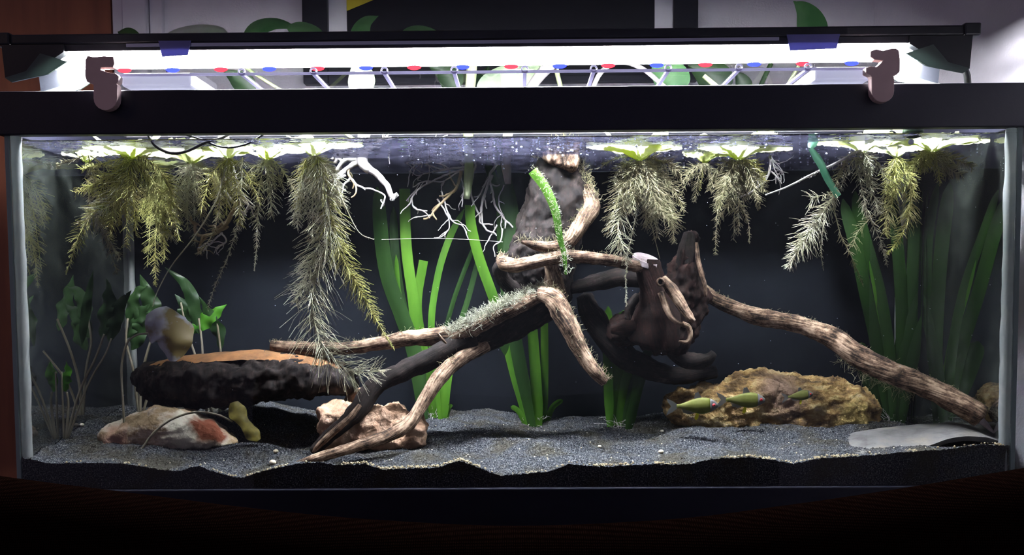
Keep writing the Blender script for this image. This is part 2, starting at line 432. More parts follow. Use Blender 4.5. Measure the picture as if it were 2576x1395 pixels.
# ------------------------------------------------------------------ stand
st = thing('aquarium_stand', 'black cabinet stand carrying the glass aquarium', 'stand', (0, TD / 2, -0.75))
k = MB(); k.box((-TX - 0.01, -0.01, -0.025), (TX + 0.01, TD + 0.01, 0.0)); k.build('top_board', M['stand'], st)
k = MB(); k.box((-TX, 0.0, -0.75), (TX, TD, -0.025)); k.build('carcass', M['stand'], st)
for s in (-1, 1):
    k = MB(); k.box((-0.595 if s < 0 else 0.005, -0.018, -0.70), (-0.005 if s < 0 else 0.595, 0.0, -0.035)); d = k.build('door', M['stand'], st, bevel=0.003)
    k = MB(); k.ball((s * 0.05, -0.028, -0.2), 0.011); k.build('knob', M['silver'], d, smooth=True)

# ------------------------------------------------------------------ aquarium
tank = thing('aquarium', 'wide rectangular glass aquarium with black plastic rims on a black stand', 'aquarium', (0, TD / 2, 0))
def frame_ring(z0, z1, out, inn):
    k = MB()
    k.box((-TX - out, -out, z0), (TX + out, inn, z1))
    k.box((-TX - out, TD - inn, z0), (TX + out, TD + out, z1))
    k.box((-TX - out, inn, z0), (-TX + inn, TD - inn, z1))
    k.box((TX - inn, inn, z0), (TX + out, TD - inn, z1))
    return k
frame_ring(ZR, ZT, 0.005, 0.012).build('top_rim', M['rim'], tank, bevel=0.0015)
frame_ring(0.0, ZB, 0.005, 0.012).build('bottom_rim', M['rim'], tank, bevel=0.0015)
GT = 0.006
def quad(a, b, c, d): 
    k = MB(); k.add([a, b, c, d], [(0, 1, 2, 3)]); return k
# panes: single skins (a clear sheet bends nothing); normals look outward
k = MB(); k.box((-TX, 0.0, 0.02), (TX, 0.0004, ZT - 0.004)); 
quad((-TX, 0.001, 0.02), (TX, 0.001, 0.02), (TX, 0.001, ZT - 0.004), (-TX, 0.001, ZT - 0.004)).build('front_pane', M['front_glass'], tank)
quad((-TX + GT, TD, 0.02), (-TX + GT, 0.004, 0.02), (-TX + GT, 0.004, ZT - 0.004), (-TX + GT, TD, ZT - 0.004)).build('side_pane', M['side_glass'], tank)
quad((TX - GT, 0.004, 0.02), (TX - GT, TD, 0.02), (TX - GT, TD, ZT - 0.004), (TX - GT, 0.004, ZT - 0.004)).build('side_pane', M['side_glass'], tank)
k = MB(); k.box((-TX, TD - 0.002, 0.02), (TX, TD + 0.004, ZT - 0.004)); k.build('back_pane', M['film'], tank)
k = MB(); k.box((-TX, 0.004, 0.012), (TX, TD - 0.003, 0.022)); k.build('bottom_pane', M['film'], tank)
# ground edges of the side panes and the silicone beads in the corners
for s in (-1, 1):
    k = MB()
    a, b = sorted((s * (TX - 0.0005), s * (TX - GT + 0.0005)))
    k.box((a, 0.0015, ZB), (b, 0.0045, ZR)); k.build('pane_edge', M['glass_edge'], tank)
    k = MB(); pts = [(s * (TX - GT - 0.005), 0.0085, z) for z in np.linspace(ZB, ZR, 24)]
    k.tube(pts, 0.0065 + 0.0008 * rng.standard_normal(24).clip(-1, 1), 8); k.build('silicone_bead', M['silicone'], tank, smooth=True)
    k = MB(); pts = [(s * (TX - GT - 0.004), TD - 0.006, z) for z in np.linspace(ZB, ZR, 24)]
    k.tube(pts, 0.005 + 0.0008 * rng.standard_normal(24).clip(-1, 1), 8); k.build('silicone_bead', M['silicone'], tank, smooth=True)

# ------------------------------------------------------------------ black sand bed
FRONT_PX = [(-40, 1135), (20, 1140), (60, 1150), (120, 1165), (250, 1163), (320, 1166), (400, 1180), (450, 1184), (500, 1170), (560, 1192), (605, 1204), (650, 1188),
            (740, 1166), (800, 1160), (850, 1168), (920, 1164), (960, 1180), (1000, 1177), (1100, 1175), (1155, 1156), (1200, 1172), (1255, 1196), (1380, 1186),
            (1430, 1165), (1500, 1172), (1560, 1170), (1640, 1165), (1690, 1168), (1740, 1165), (1790, 1152), (1890, 1148), (2000, 1166), (2045, 1154),
            (2200, 1142), (2400, 1127), (2460, 1117), (2540, 1120), (2640, 1122)]
BACK_PX = [(250, 1042), (330, 1018), (420, 1022), (560, 1014), (680, 1012), (800, 1026), (950, 1040), (1100, 1040), (1230, 1030), (1330, 1048), (1480, 1042), (1600, 1046), (1700, 1030),
           (1900, 1026), (2100, 1040), (2270, 1050)]
fx = np.array([P(x, y, 0.003).x for x, y in FRONT_PX]); fz = np.array([P(x, y, 0.003).z for x, y in FRONT_PX])
bx = np.array([P(x, y, TD - 0.006).x for x, y in BACK_PX]); bz = np.array([P(x, y, TD - 0.006).z for x, y in BACK_PX])
MOUNDS = [(P(1330, 1110, 0.1), 0.10, 0.035, 0.010), (P(1750, 1085, 0.12), 0.09, 0.03, 0.012), (P(700, 1095, 0.14), 0.09, 0.03, -0.016),
          (P(700, 1030, 0.24), 0.09, 0.05, 0.012), (P(1150, 1060, 0.22), 0.12, 0.04, 0.008), (P(2000, 1090, 0.15), 0.12, 0.04, 0.008),
          (P(420, 1140, 0.06), 0.12, 0.025, 0.005), (P(1550, 1120, 0.08), 0.05, 0.02, -0.007), (P(1000, 1140, 0.06), 0.10, 0.02, 0.004), (P(2410, 1108, 0.05), 0.045, 0.025, -0.014)]
def sand_z(x, y):
    t = min(max(y / TD, 0), 1)
    a = np.interp(x, fx, fz); b = np.interp(x, bx, bz)
    # the ripples pressed against the front pane fade out within a few centimetres
    aw = np.interp(x, fx[::4], fz[::4])
    k1 = math.exp(-y / 0.03)
    front = a * k1 + aw * (1 - k1)
    s = t * t * (3 - 2 * t)
    z = front * (1 - s) + b * s
    e = min(1, y / 0.03)
    for c, sx, sy, h in MOUNDS:
        z += e * h * math.exp(-((x - c.x) / sx) ** 2 - ((y - c.y) / sy) ** 2)
    z += e * 0.010 * mnoise.noise((x * 11, y * 16, 3.1)) + e * 0.005 * mnoise.noise((x * 34, y * 40, 7.7))
    return z
nx, ny = 800, 230
xs = np.linspace(-TX + GT + 0.001, TX - GT - 0.001, nx); ys = np.linspace(0.0018, TD - 0.004, ny)
coarse = np.array([[sand_z(x, y) for x in xs[::4]] for y in ys[::2]])
zz = np.array([np.interp(xs, xs[::4], r) for r in coarse])
zz = np.array([np.interp(ys, ys[::2], zz[:, j]) for j in range(nx)]).T
for j in range(nx):                                    # the exact ripple line along the pane
    pass
zz += rng.normal(0, 0.00055, zz.shape)
XX, YY = np.meshgrid(xs, ys)
XX = XX + rng.normal(0, 0.0004, XX.shape); YY = YY + rng.normal(0, 0.0004, YY.shape)
XX[:, 0] = xs[0]; XX[:, -1] = xs[-1]; YY[0] = ys[0]; YY[-1] = ys[-1]
verts = np.stack([XX, YY, zz], -1).reshape(-1, 3)
idx = np.arange(nx * ny).reshape(ny, nx)
quads = np.stack([idx[:-1, :-1], idx[:-1, 1:], idx[1:, 1:], idx[1:, :-1]], -1).reshape(-1, 4)
skirt = verts[:nx].copy(); skirt[:, 2] = 0.023
base = len(verts)
verts = np.vstack([verts, skirt])
sk = np.arange(nx - 1)
quads = np.vstack([quads, np.stack([base + sk, base + sk + 1, sk + 1, sk], -1)])
me = bpy.data.meshes.new('sand_bed')
me.vertices.add(len(verts)); me.vertices.foreach_set('co', verts.ravel())
me.loops.add(quads.size); me.loops.foreach_set('vertex_index', quads.ravel())
me.polygons.add(len(quads)); me.polygons.foreach_set('loop_start', np.arange(0, quads.size, 4)); me.polygons.foreach_set('loop_total', np.full(len(quads), 4))
me.materials.append(M['soil']); me.update(calc_edges=True); me.validate(); me.polygons.foreach_set('use_smooth', [False] * len(me.polygons))
sand = bpy.data.objects.new('sand_bed', me); col.objects.link(sand)
tag(sand, 'rippled black sand covering the aquarium bottom', 'sand', kind='stuff')
def SZ(x, y): return float(sand_z(x, y))

# tan crust of algae along the ripple line
k = MB()
for _ in range(1500):
    x = rng.uniform(-0.55, 0.6); px = (x - CAM_LOC.x) / S(0) + 1310
    if px < 520 and rng.random() > 0.12: continue
    y = 0.003 + abs(rng.normal(0, 0.004)); z = float(np.interp(x, fx, fz))
    dens = mnoise.noise((x * 18, 0.3, 0.2))
    if dens < -0.05 and rng.random() > 0.1: continue
    k.ball((x, y, z + 0.0005 + rng.uniform(-0.001, 0.0012)), rng.uniform(0.0006, 0.0017), 5, 4)
o = k.build('algae_crust', M['algae_crust']); tag(o, 'tan algae crust along the sand line at front glass', 'algae', kind='stuff')

# loose pale grit on the sand
k = MB()
for _ in range(240):
    x = rng.uniform(-0.55, 0.58); y = rng.uniform(0.008, 0.24); r = rng.uniform(0.0005, 0.0012)
    k.ball((x, y, SZ(x, y) + r * 0.5), (r, r, r * 0.8), 6, 4)
o = k.build('grit', M['pebble']); tag(o, 'scattered pale grit grains on the black sand', 'grit', kind='stuff')
for (px, py, rpx, lab) in ((1663, 1138, 7, 'round cream pebble at the sand line below the fish'), (686, 1166, 9, 'yellow snail-like pebble left of the branch tips'),
                      (694, 1137, 7, 'tan pebble on dark sand just below the yellow leaf'), (1508, 1124, 5, 'small white pebble on sand below the central blades'),
                      (1665, 1085, 5, 'white pebble on sand left of the mound below the fish'), (206, 1070, 6, 'yellow pebble beside the left end of the red and white rock')):
    d = ray(px, py); t = 0.9
    p = CAM_LOC.copy()
    for Y in np.arange(0.004, 0.3, 0.001):
        p = P(px, py, Y)
        if p.z < SZ(p.x, Y) + 0.001: break
    r = rpx * S(p.y)
    k = MB(); k.ball((p.x, p.y, SZ(p.x, p.y) + r * 0.6), (r, r * 0.9, r * 0.75), 10, 8)
    o = k.build('pebble', M['pebble'], smooth=True); tag(o, lab, 'pebble', 'pale pebbles on the sand')

# ------------------------------------------------------------------ water surface and water
k = MB(); k.add([(-TX + GT, 0.002, ZW), (TX - GT, 0.002, ZW), (TX - GT, TD - 0.003, ZW), (-TX + GT, TD - 0.003, ZW)], [(0, 1, 2, 3)])
ws = k.build('water_surface', M['water_skin']); tag(ws, 'still water surface below the black top rim', 'water', kind='stuff')
if WATER_HAZE > 0:
    m, nt, N, L, b = new_mat('hazy_water'); N.remove(b)
    v = N.new('ShaderNodeVolumeScatter'); v.inputs['Density'].default_value = WATER_HAZE; v.inputs['Color'].default_value = (0.82, 0.9, 1.0, 1); v.inputs['Anisotropy'].default_value = 0.2
    L.new(v.outputs['Volume'], N['Material Output'].inputs['Volume'])
    k = MB(); k.box((-TX + GT + 0.0005, 0.0025, 0.03), (TX - GT - 0.0005, TD - 0.0035, ZW - 0.0005))
    wv = k.build('hazy_water', m); tag(wv, 'slightly cloudy water filling the aquarium', 'water', kind='stuff')

# ------------------------------------------------------------------ the light on top
LY = 0.056
e0, e1 = P(36, 112, LY), P(2421, 88, LY)
lx0, lx1 = e0.x, e1.x
lcx = (lx0 + lx1) / 2
tilt = math.atan2(e1.z - e0.z, lx1 - lx0)
lz = (e0.z + e1.z) / 2                              # top of the housing
fix = thing('aquarium_light', 'long black LED light bar lying across the top of the aquarium', 'light', (lcx, LY, lz))
half = (lx1 - lx0) / 2
s_ = S(LY)
def lpart(k, name, m, parent=fix, **kw):
    """build in the lamp's own frame (x along it, z=0 its top), then tilt and move"""
    R = Matrix.Translation((lcx, LY, lz)) @ Matrix.Rotation(-tilt, 4, 'Y')
    k.v = [tuple(R @ Vector(q)) for q in k.v]
    return k.build(name, m, parent, **kw)
k = MB(); k.box((-half + 0.012, -0.045, -0.012), (half - 0.012, 0.045, 0.0)); lpart(k, 'housing', M['housing'], bevel=0.002)
k = MB(); k.box((-half + 0.16, -0.0455, -0.0165), (half - 0.24, -0.040, -0.0125)); lpart(k, 'reflector_rail', M['silver'])
k = MB(); k.box((-half + 0.075, -0.044, -0.0205), (half - 0.075, 0.0315, -0.0125)); lpart(k, 'inner_channel', M['housing'])
k = MB(); k.box((-half + 0.032, -0.018, -0.0275), (half - 0.032, 0.018, -0.0205)); lpart(k, 'lens', M['led_white'])
nled = 50
for i in range(nled):
    x = -half + 0.09 + i * (2 * half - 0.18) / (nled - 1)
    kind = 'led_blue' if i % 6 == 5 else ('led_red' if i % 6 == 2 else 'led_white')
    k = MB(); k.ball((x, 0.016 if kind != 'led_white' else -0.0165, -0.0275 if kind == 'led_white' else -0.029), (0.0065, 0.004, 0.0035) if kind == 'led_white' else (0.009, 0.004, 0.0035), 8, 6)
    o = lpart(k, 'led', M[kind], smooth=True)
    if kind == 'led_blue': o['label'] = 'blue diode'
    if kind == 'led_red': o['label'] = 'red diode'
for s in (-1, 1):
    k = MB()
    a, b = sorted((s * half, s * (half - 0.020)))
    k.box((a, -0.048, -0.013), (b, 0.048, 0.002)); cap_ = lpart(k, 'end_cap', M['housing'], bevel=0.002)
    # drop leg: a black block that narrows downward, with a smoked flap
    xo, xi = s * (half - 0.010), s * (half - 0.085)
    pts = [(xo, -0.013), (xi, -0.013), (xi, -0.022), (s * (half - 0.045), -0.047), (s * (half - 0.013), -0.052)]
    for yy in (-0.047, 0.035):
        k = MB(); k.prism([(x, yy, z) for x, z in pts], [(x, yy + 0.012, z) for x, z in pts]); lg = lpart(k, 'leg', M['housing'])
        fl = [(s * (half - 0.014), -0.0525), (s * (half - 0.04), -0.045), (s * (half - 0.058), -0.024), (s * (half - 0.09), -0.034), (s * (half - 0.066), -0.049), (s * (half - 0.022), -0.058)]
        k = MB(); k.prism([(x, yy - 0.003, z) for x, z in fl], [(x, yy - 0.0005, z) for x, z in fl]); lpart(k, 'foot_flap', M['flap'], lg)
# smoked end shades clipped over the lens
for a, b in ((400, 482), (1978, 2112)):
    xa, xb = P(a, 140, LY - 0.046).x - lcx, P(b, 140, LY - 0.046).x - lcx
    k = MB(); k.prism([(xa, -0.047, -0.010), (xb, -0.047, -0.010), (xb - 0.004, -0.047, -0.027), (xa + 0.004, -0.047, -0.029)],
                      [(xa, -0.0465, -0.010), (xb, -0.0465, -0.010), (xb - 0.004, -0.0465, -0.027), (xa + 0.004, -0.0465, -0.029)])
    lpart(k, 'lens_tab', M['tape'])
k = MB()
cp = [P(2400, 140, LY), P(2415, 150, LY), P(2428, 172, LY), P(2434, 200, LY + 0.01), P(2434, 260, LY + 0.08), P(2430, 300, LY + 0.24), P(2430, 900, LY + 0.27)]
k.tube(crom([tuple(p) for p in cp], 40), 0.0042, 8); k.build('power_cord', M['cable'], fix, smooth=True)

# ------------------------------------------------------------------ clear ribbed lid held above the rim by two clips
zl = P(1288, 181, 0.0).z
lid = thing('acrylic_lid', 'clear ribbed acrylic lid lying between the light bar and the tank rim', 'lid', (0, 0.1, zl))
xa, xb = P(255, 180, 0).x, P(2195, 172, 0).x
k = MB(); k.box((xa, -0.003, zl - 0.0014), (xb, 0.0005, zl + 0.0014)); k.build('front_rail', M['acrylic_bar'], lid)
k = MB(); k.box((xa, 0.118, zl - 0.0018), (xb, 0.123, zl + 0.0018)); k.build('middle_rail', M['acrylic_bar'], lid)
k = MB(); k.box((xa, 0.318, zl - 0.0018), (xb, 0.322, zl + 0.0018)); k.build('rear_rail', M['acrylic_bar'], lid)
k = MB(); k.add([(xa, 0.001, zl), (xb, 0.001, zl), (xb, 0.318, zl), (xa, 0.318, zl)], [(0, 1, 2, 3)]); k.build('clear_panel', M['acrylic'], lid)
for px in (610, 790, 968, 1143, 1320, 1493, 1680, 1857, 2030):
    x = P(px, 180, 0).x
    k = MB(); k.box((x - 0.0022, 0.001, zl - 0.002), (x + 0.0022, 0.32, zl + 0.0004)); rb = k.build('rib', M['acrylic_bar'], lid)
    k = MB(); a = np.linspace(0, 2 * math.pi, 13)
    k.tube([(x + 0.0036 * math.cos(q), -0.0035, zl + 0.0022 + 0.0036 * math.sin(q)) for q in a], 0.0011, 6, cap=False); k.build('eyelet', M['acrylic_bar'], rb, smooth=True)
for a, b, yy in ((300, 478, 0.05), (2052, 2195, 0.05)):
    k = MB(); k.box((P(a, 180, 0).x, 0.004, zl - 0.012), (P(b, 180, 0).x, 0.10, zl + 0.004)); k.build('frosted_end', M['frost'], lid, bevel=0.003)

def clip(pts, hole, label):
    yb = -0.0185
    q = [P(x, y, yb) for x, y in pts]
    c = thing('lid_clip', label, 'clip', tuple(P(hole[0], 275, -0.008)))
    body = MB(); n = 9
    bm = bmesh.new()
    vs = [bm.verts.new(p) for p in q]
    hc = P(hole[0], hole[1], yb); hr = 10.5 * S(yb)
    f = bm.faces.new(vs)
    ret = bmesh.ops.extrude_face_region(bm, geom=[f])
    bmesh.ops.translate(bm, vec=(0, 0.011, 0), verts=[v for v in ret['geom'] if isinstance(v, bmesh.types.BMVert)])
    bmesh.ops.recalc_face_normals(bm, faces=bm.faces)
    me = bpy.data.meshes.new('body'); bm.to_mesh(me); bm.free()
    me.materials.append(M['clip'])
    o = bpy.data.objects.new('body', me); col.objects.link(o); o.parent = c; o.matrix_parent_inverse = c.matrix_basis.inverted()
    k = MB(); a = np.linspace(0, 2 * math.pi, 24, endpoint=False)
    k.prism([(hc.x + hr * math.cos(t), yb - 0.002, hc.z + hr * math.sin(t)) for t in a], [(hc.x + hr * math.cos(t), yb + 0.02, hc.z + hr * math.sin(t)) for t in a])
    cut = k.build('hole_cutter', M['clip'])
    md = o.modifiers.new('hole', 'BOOLEAN'); md.object = cut; md.operation = 'DIFFERENCE'; md.solver = 'EXACT'
    dg = bpy.context.evaluated_depsgraph_get(); dg.update()
    nm = bpy.data.meshes.new_from_object(o.evaluated_get(dg)); o.modifiers.clear(); o.data = nm
    bpy.data.objects.remove(cut)
    bv = o.modifiers.new('edge', 'BEVEL'); bv.width = 0.0009; bv.segments = 2; bv.limit_method = 'ANGLE'
    return c
def tab(cx, y0, y1, hw, n=10):
    r = [(cx - hw, y0)]
    for i in range(n + 1):
        t = math.pi * i / n
        r.append((cx - hw * math.cos(t), y1 - hw + hw * math.sin(t)))
    return r + [(cx + hw, y0)]
left_pts = [(285, 142), (288, 160), (284, 169), (254, 169), (253, 176), (276, 183), (290, 184), (299, 192), (298, 205), (292, 211)] + tab(265, 214, 277, 30)[::-1] + [(232, 211), (218, 205), (214, 192), (214, 150), (220, 140), (236, 143), (260, 141)]
clip(left_pts, (265.5, 246), 'beige plastic lid clip on the rim near the brown door')
right_pts = [(2262, 126), (2265, 150), (2264, 180), (2256, 188), (2246, 190)] + tab(2221, 194, 257, 29)[::-1] + [(2190, 190), (2178, 184), (2178, 170), (2190, 166), (2205, 168), (2216, 158), (2220, 152), (2200, 150), (2189, 142), (2190, 128), (2205, 123), (2222, 127), (2240, 122), (2254, 121)]
clip(right_pts, (2222, 227), 'beige plastic lid clip on the rim near the light power cord')

# ------------------------------------------------------------------ woven chair back in front
CH = [(-140, 1178), (0, 1200), (300, 1238), (600, 1276), (900, 1305), (1290, 1323), (1700, 1306), (2000, 1270), (2300, 1226), (2576, 1180), (2720, 1156)]
cy = -0.42
top = crom([tuple(P(x, y, cy)) for x, y in CH], 90)
prof = [(-0.060, -0.62), (-0.060, -0.20), (-0.056, -0.06), (-0.045, -0.022), (-0.025, -0.005), (0.0, 0.0), (0.025, -0.006), (0.04, -0.025), (0.05, -0.06), (0.052, -0.20), (0.052, -0.62)]
k = MB(); n = len(prof)
k.add([(p[0], p[1] + a, p[2] + b) for p in top for a, b in prof], [(i * n + j, (i + 1) * n + j, (i + 1) * n + j + 1, i * n + j + 1) for i in range(len(top) - 1) for j in range(n - 1)])
m, nt, N, L, b = new_mat('dark_brown_weave')
tc = N.new('ShaderNodeTexCoord'); 
wv1 = N.new('ShaderNodeTexWave'); wv1.inputs['Scale'].default_value = 190; wv1.bands_direction = 'X'; wv1.inputs['Distortion'].default_value = 1.5
wv2 = N.new('ShaderNodeTexWave'); wv2.inputs['Scale'].default_value = 190; wv2.bands_direction = 'Z'; wv2.inputs['Distortion'].default_value = 1.5
mul = N.new('ShaderNodeMath'); mul.operation = 'MULTIPLY'
for w_ in (wv1, wv2): L.new(tc.outputs['Object'], w_.inputs['Vector'])
L.new(wv1.outputs['Fac'], mul.inputs[0]); L.new(wv2.outputs['Fac'], mul.inputs[1])
rp = N.new('ShaderNodeValToRGB'); rp.color_ramp.elements[0].color = (0.004, 0.0016, 0.0012, 1); rp.color_ramp.elements[1].color = (0.016, 0.0075, 0.0055, 1)
L.new(mul.outputs[0], rp.inputs['Fac']); L.new(rp.outputs['Color'], b.inputs['Base Color'])
bp = N.new('ShaderNodeBump'); bp.inputs['Strength'].default_value = 0.22; bp.inputs['Distance'].default_value = 0.002
L.new(mul.outputs[0], bp.inputs['Height']); L.new(bp.outputs['Normal'], b.inputs['Normal']); b.inputs['Roughness'].default_value = 1.0; b.inputs['Specular IOR Level'].default_value = 0.0
chair = thing('chair', 'dark brown woven chair back with dipping top edge in front of the aquarium', 'chair', (0, cy, -0.75))
k.build('backrest', m, chair, smooth=True)
for s in (-0.5, 0.5):
    k = MB(); k.box((s - 0.02, cy - 0.03, -0.75), (s + 0.02, cy + 0.01, -0.35)); k.build('leg', M['stand'], chair)

# ================================================================== living and found things
class FM:
    """fast mesh: numpy chunks of vertices and quads"""
    def __init__(self): self.v = []; self.q = []; self.n = 0
    def add(self, v, q):
        self.v.append(np.asarray(v, float)); self.q.append(np.asarray(q, int) + self.n); self.n += len(v)
    def hairs(self, C, R):
        """C (H,K,3) centre lines, R (H,K) radii: three-sided tapering strands"""
        H, K, _ = C.shape
        if H == 0: return
        T = C[:, -1] - C[:, 0]; T = T / np.maximum(np.linalg.norm(T, axis=1), 1e-9)[:, None]
        ref = rng.normal(size=(H, 3)); A = np.cross(T, ref); A /= np.maximum(np.linalg.norm(A, axis=1), 1e-9)[:, None]
        B = np.cross(T, A)
        rings = []
        for j in range(3):
            a = 2 * math.pi * j / 3
            rings.append(C + R[:, :, None] * (math.cos(a) * A + math.sin(a) * B)[:, None, :])
        V = np.stack(rings, 2).reshape(-1, 3)             # H,K,3 ring
        q = []
        for k in range(K - 1):
            for j in range(3):
                q.append([k * 3 + j, k * 3 + (j + 1) % 3, (k + 1) * 3 + (j + 1) % 3, (k + 1) * 3 + j])
        q = np.array(q)
        Q = (q[None] + (np.arange(H) * K * 3)[:, None, None]).reshape(-1, 4)
        self.add(V, Q)
    def tube(self, pts, rad, n=6):
        k = MB(); k.tube(pts, rad, n, cap=False); self.add(k.v, k.f)
    def build(self, name, m, parent=None, smooth=True):
        me = bpy.data.meshes.new(name)
        V = np.vstack(self.v); Q = np.vstack(self.q)
        me.vertices.add(len(V)); me.vertices.foreach_set('co', V.ravel())
        me.loops.add(Q.size); me.loops.foreach_set('vertex_index', Q.ravel())
        me.polygons.add(len(Q)); me.polygons.foreach_set('loop_start', np.arange(0, Q.size, 4)); me.polygons.foreach_set('loop_total', np.full(len(Q), 4))
        me.update(calc_edges=True)
        me.materials.append(m)
        if smooth: me.polygons.foreach_set('use_smooth', [True] * len(Q))
        o = bpy.data.objects.new(name, me); col.objects.link(o)
        if parent is not None:
            o.parent = parent; o.matrix_parent_inverse = parent.matrix_basis.inverted()
        return o

def path3(pts, Y=None):
    """[(px,py[,Y])] -> world points"""
    return [tuple(P(p[0], p[1], p[2] if len(p) > 2 else Y)) for p in pts]

def fit_in(p, lo=0.006, hi=TD - 0.008):
    p = np.asarray(p, float); p[..., 1] = np.clip(p[..., 1], lo, hi); p[..., 0] = np.clip(p[..., 0], -TX + GT + 0.004, TX - GT - 0.004)
    return p

# ------------------------------------------------------------------ stones and lumps from an outline with real depth
def inflate(outline, Y, half, seed, amp=0.004, fs=40, n_a=96, n_t=28, power=0.55, skew=0.0, voxel=0.0032, craggy=0.5):
    """closed px outline at depth Y, swollen to +-half metres in depth, then roughened"""
    pts = np.array([tuple(P(x, y, Y)) for x, y in outline])
    c = pts.mean(0)
    loop = crom(np.vstack([pts, pts[:1]]), n_a + 1)[:-1]
    vs = [c + np.array([0, -half, 0])]
    fs_ = []
    ts = np.linspace(-math.pi / 2, math.pi / 2, n_t + 2)[1:-1]
    for t in ts:
        r = max(math.cos(t), 0) ** power
        for q in loop:
            d = q - c
            vs.append(c + d * r + np.array([0, half * math.sin(t) + skew * d[2], 0]))
    vs.append(c + np.array([0, half, 0]))
    for i in range(n_t - 1):
        for j in range(n_a):
            a = 1 + i * n_a
            fs_.append((a + j, a + (j + 1) % n_a, a + n_a + (j + 1) % n_a, a + n_a + j))
    fs_ += [(0, 1 + (j + 1) % n_a, 1 + j) for j in range(n_a)]
    a = 1 + (n_t - 1) * n_a
    fs_ += [(len(vs) - 1, a + j, a + (j + 1) % n_a) for j in range(n_a)]
    # even out the skin, then roughen it along its own normals
    tmp_me = bpy.data.meshes.new('tmp'); tmp_me.from_pydata([tuple(v) for v in vs], [], fs_); tmp_me.update()
    tmp = bpy.data.objects.new('tmp', tmp_me); col.objects.link(tmp)
    md = tmp.modifiers.new('r', 'REMESH'); md.mode = 'VOXEL'; md.voxel_size = voxel
    dg = bpy.context.evaluated_depsgraph_get(); dg.update()
    me = bpy.data.meshes.new_from_object(tmp.evaluated_get(dg))
    bpy.data.objects.remove(tmp); bpy.data.meshes.remove(tmp_me)
    out = []
    for v in me.vertices:
        q = v.co
        a1 = mnoise.noise(q * fs * 0.3 + Vector((0, seed, 0))) * 1.2
        a2 = mnoise.fractal(q * fs + Vector((seed, seed * 2, 0)), 0.7, 2.1, 6)
        a3 = 1 - 2 * abs(mnoise.noise(q * fs * 0.8 + Vector((seed, 0, seed))))
        out.append(np.array(q + v.normal * amp * (a1 + a2 + craggy * (a3 - 0.4))))
    fs_ = [tuple(p.vertices) for p in me.polygons]
    bpy.data.meshes.remove(me)
    return out, fs_, c

def rock_mat(name, cols, scale, seed, bump=0.9, bands=(1, 1, 1)):
    m, nt, N, L, b = new_mat(name)
    tc = N.new('ShaderNodeTexCoord'); mp = N.new('ShaderNodeMapping'); mp.inputs['Scale'].default_value = bands; mp.inputs['Location'].default_value = (seed, 0, 0)
    L.new(tc.outputs['Object'], mp.inputs['Vector'])
    n = N.new('ShaderNodeTexNoise'); n.inputs['Scale'].default_value = scale; n.inputs['Detail'].default_value = 8; n.inputs['Roughness'].default_value = 0.65
    L.new(mp.outputs['Vector'], n.inputs['Vector'])
    r = N.new('ShaderNodeValToRGB'); el = r.color_ramp.elements
    while len(el) < len(cols): el.new(0.5)
    for i, (p, c) in enumerate(cols): el[i].position = p; el[i].color = c
    L.new(n.outputs['Fac'], r.inputs['Fac']); L.new(r.outputs['Color'], b.inputs['Base Color'])
    b.inputs['Roughness'].default_value = 0.9; b.inputs['Specular IOR Level'].default_value = 0.2
    n2 = N.new('ShaderNodeTexNoise'); n2.inputs['Scale'].default_value = scale * 7; n2.inputs['Detail'].default_value = 6
    L.new(tc.outputs['Object'], n2.inputs['Vector'])
    bp = N.new('ShaderNodeBump'); bp.inputs['Strength'].default_value = bump; bp.inputs['Distance'].default_value = 0.004
    L.new(n2.outputs['Fac'], bp.inputs['Height']); L.new(bp.outputs['Normal'], b.inputs['Normal'])
    return m

def stone(name, label, outline, Y, half, seed, m, cat='rock', **kw):
    v, f, c = inflate(outline, Y, half, seed, **kw)
    k = MB(); k.add(v, f)
    o = k.build(name, m, smooth=True)
    return tag(o, label, cat)

m_red = rock_mat('red_and_white_rock', [(0.30, (0.16, 0.115, 0.06, 1)), (0.47, (0.34, 0.24, 0.14, 1)), (0.55, (0.55, 0.45, 0.36, 1)), (0.62, (0.60, 0.55, 0.42, 1)), (0.68, (0.22, 0.07, 0.035, 1))], 16, 1.7, bands=(1, 1, 1.6))
def add_patch(m, centre, radius, colour, ring=None, soft=0.012, nscale=60):
    nt = m.node_tree; N, L = nt.nodes, nt.links; b = N['Principled BSDF']
    old = b.inputs['Base Color'].links[0].from_socket
    g = N.new('ShaderNodeNewGeometry'); d = N.new('ShaderNodeVectorMath'); d.operation = 'DISTANCE'; d.inputs[1].default_value = centre
    L.new(g.outputs['Position'], d.inputs[0])
    n = N.new('ShaderNodeTexNoise'); n.inputs['Scale'].default_value = nscale; n.inputs['Detail'].default_value = 6; L.new(g.outputs['Position'], n.inputs['Vector'])
    ma = N.new('ShaderNodeMath'); ma.operation = 'MULTIPLY_ADD'; ma.inputs[1].default_value = radius * 1.1; L.new(n.outputs['Fac'], ma.inputs[0]); L.new(d.outputs['Value'], ma.inputs[2])
    mr = N.new('ShaderNodeMapRange'); mr.inputs['From Min'].default_value = radius * 1.5 - soft / 2; mr.inputs['From Max'].default_value = radius * 1.5 + soft / 2
    mr.inputs['To Min'].default_value = 1; mr.inputs['To Max'].default_value = 0; L.new(ma.outputs[0], mr.inputs['Value'])
    mx = N.new('ShaderNodeMix'); mx.data_type = 'RGBA'
    L.new(mr.outputs['Result'], mx.inputs['Factor']); L.new(old, mx.inputs['A']); mx.inputs['B'].default_value = colour
    L.new(mx.outputs['Result'], b.inputs['Base Color'])
add_patch(m_red, P(505, 1085, .085), 0.040, (0.62, 0.57, 0.46, 1), nscale=45)
add_patch(m_red, P(530, 1066, .095), 0.030, (0.17, 0.05, 0.025, 1), nscale=45)
add_patch(m_red, P(300, 1108, .085), 0.022, (0.52, 0.31, 0.22, 1), nscale=60)
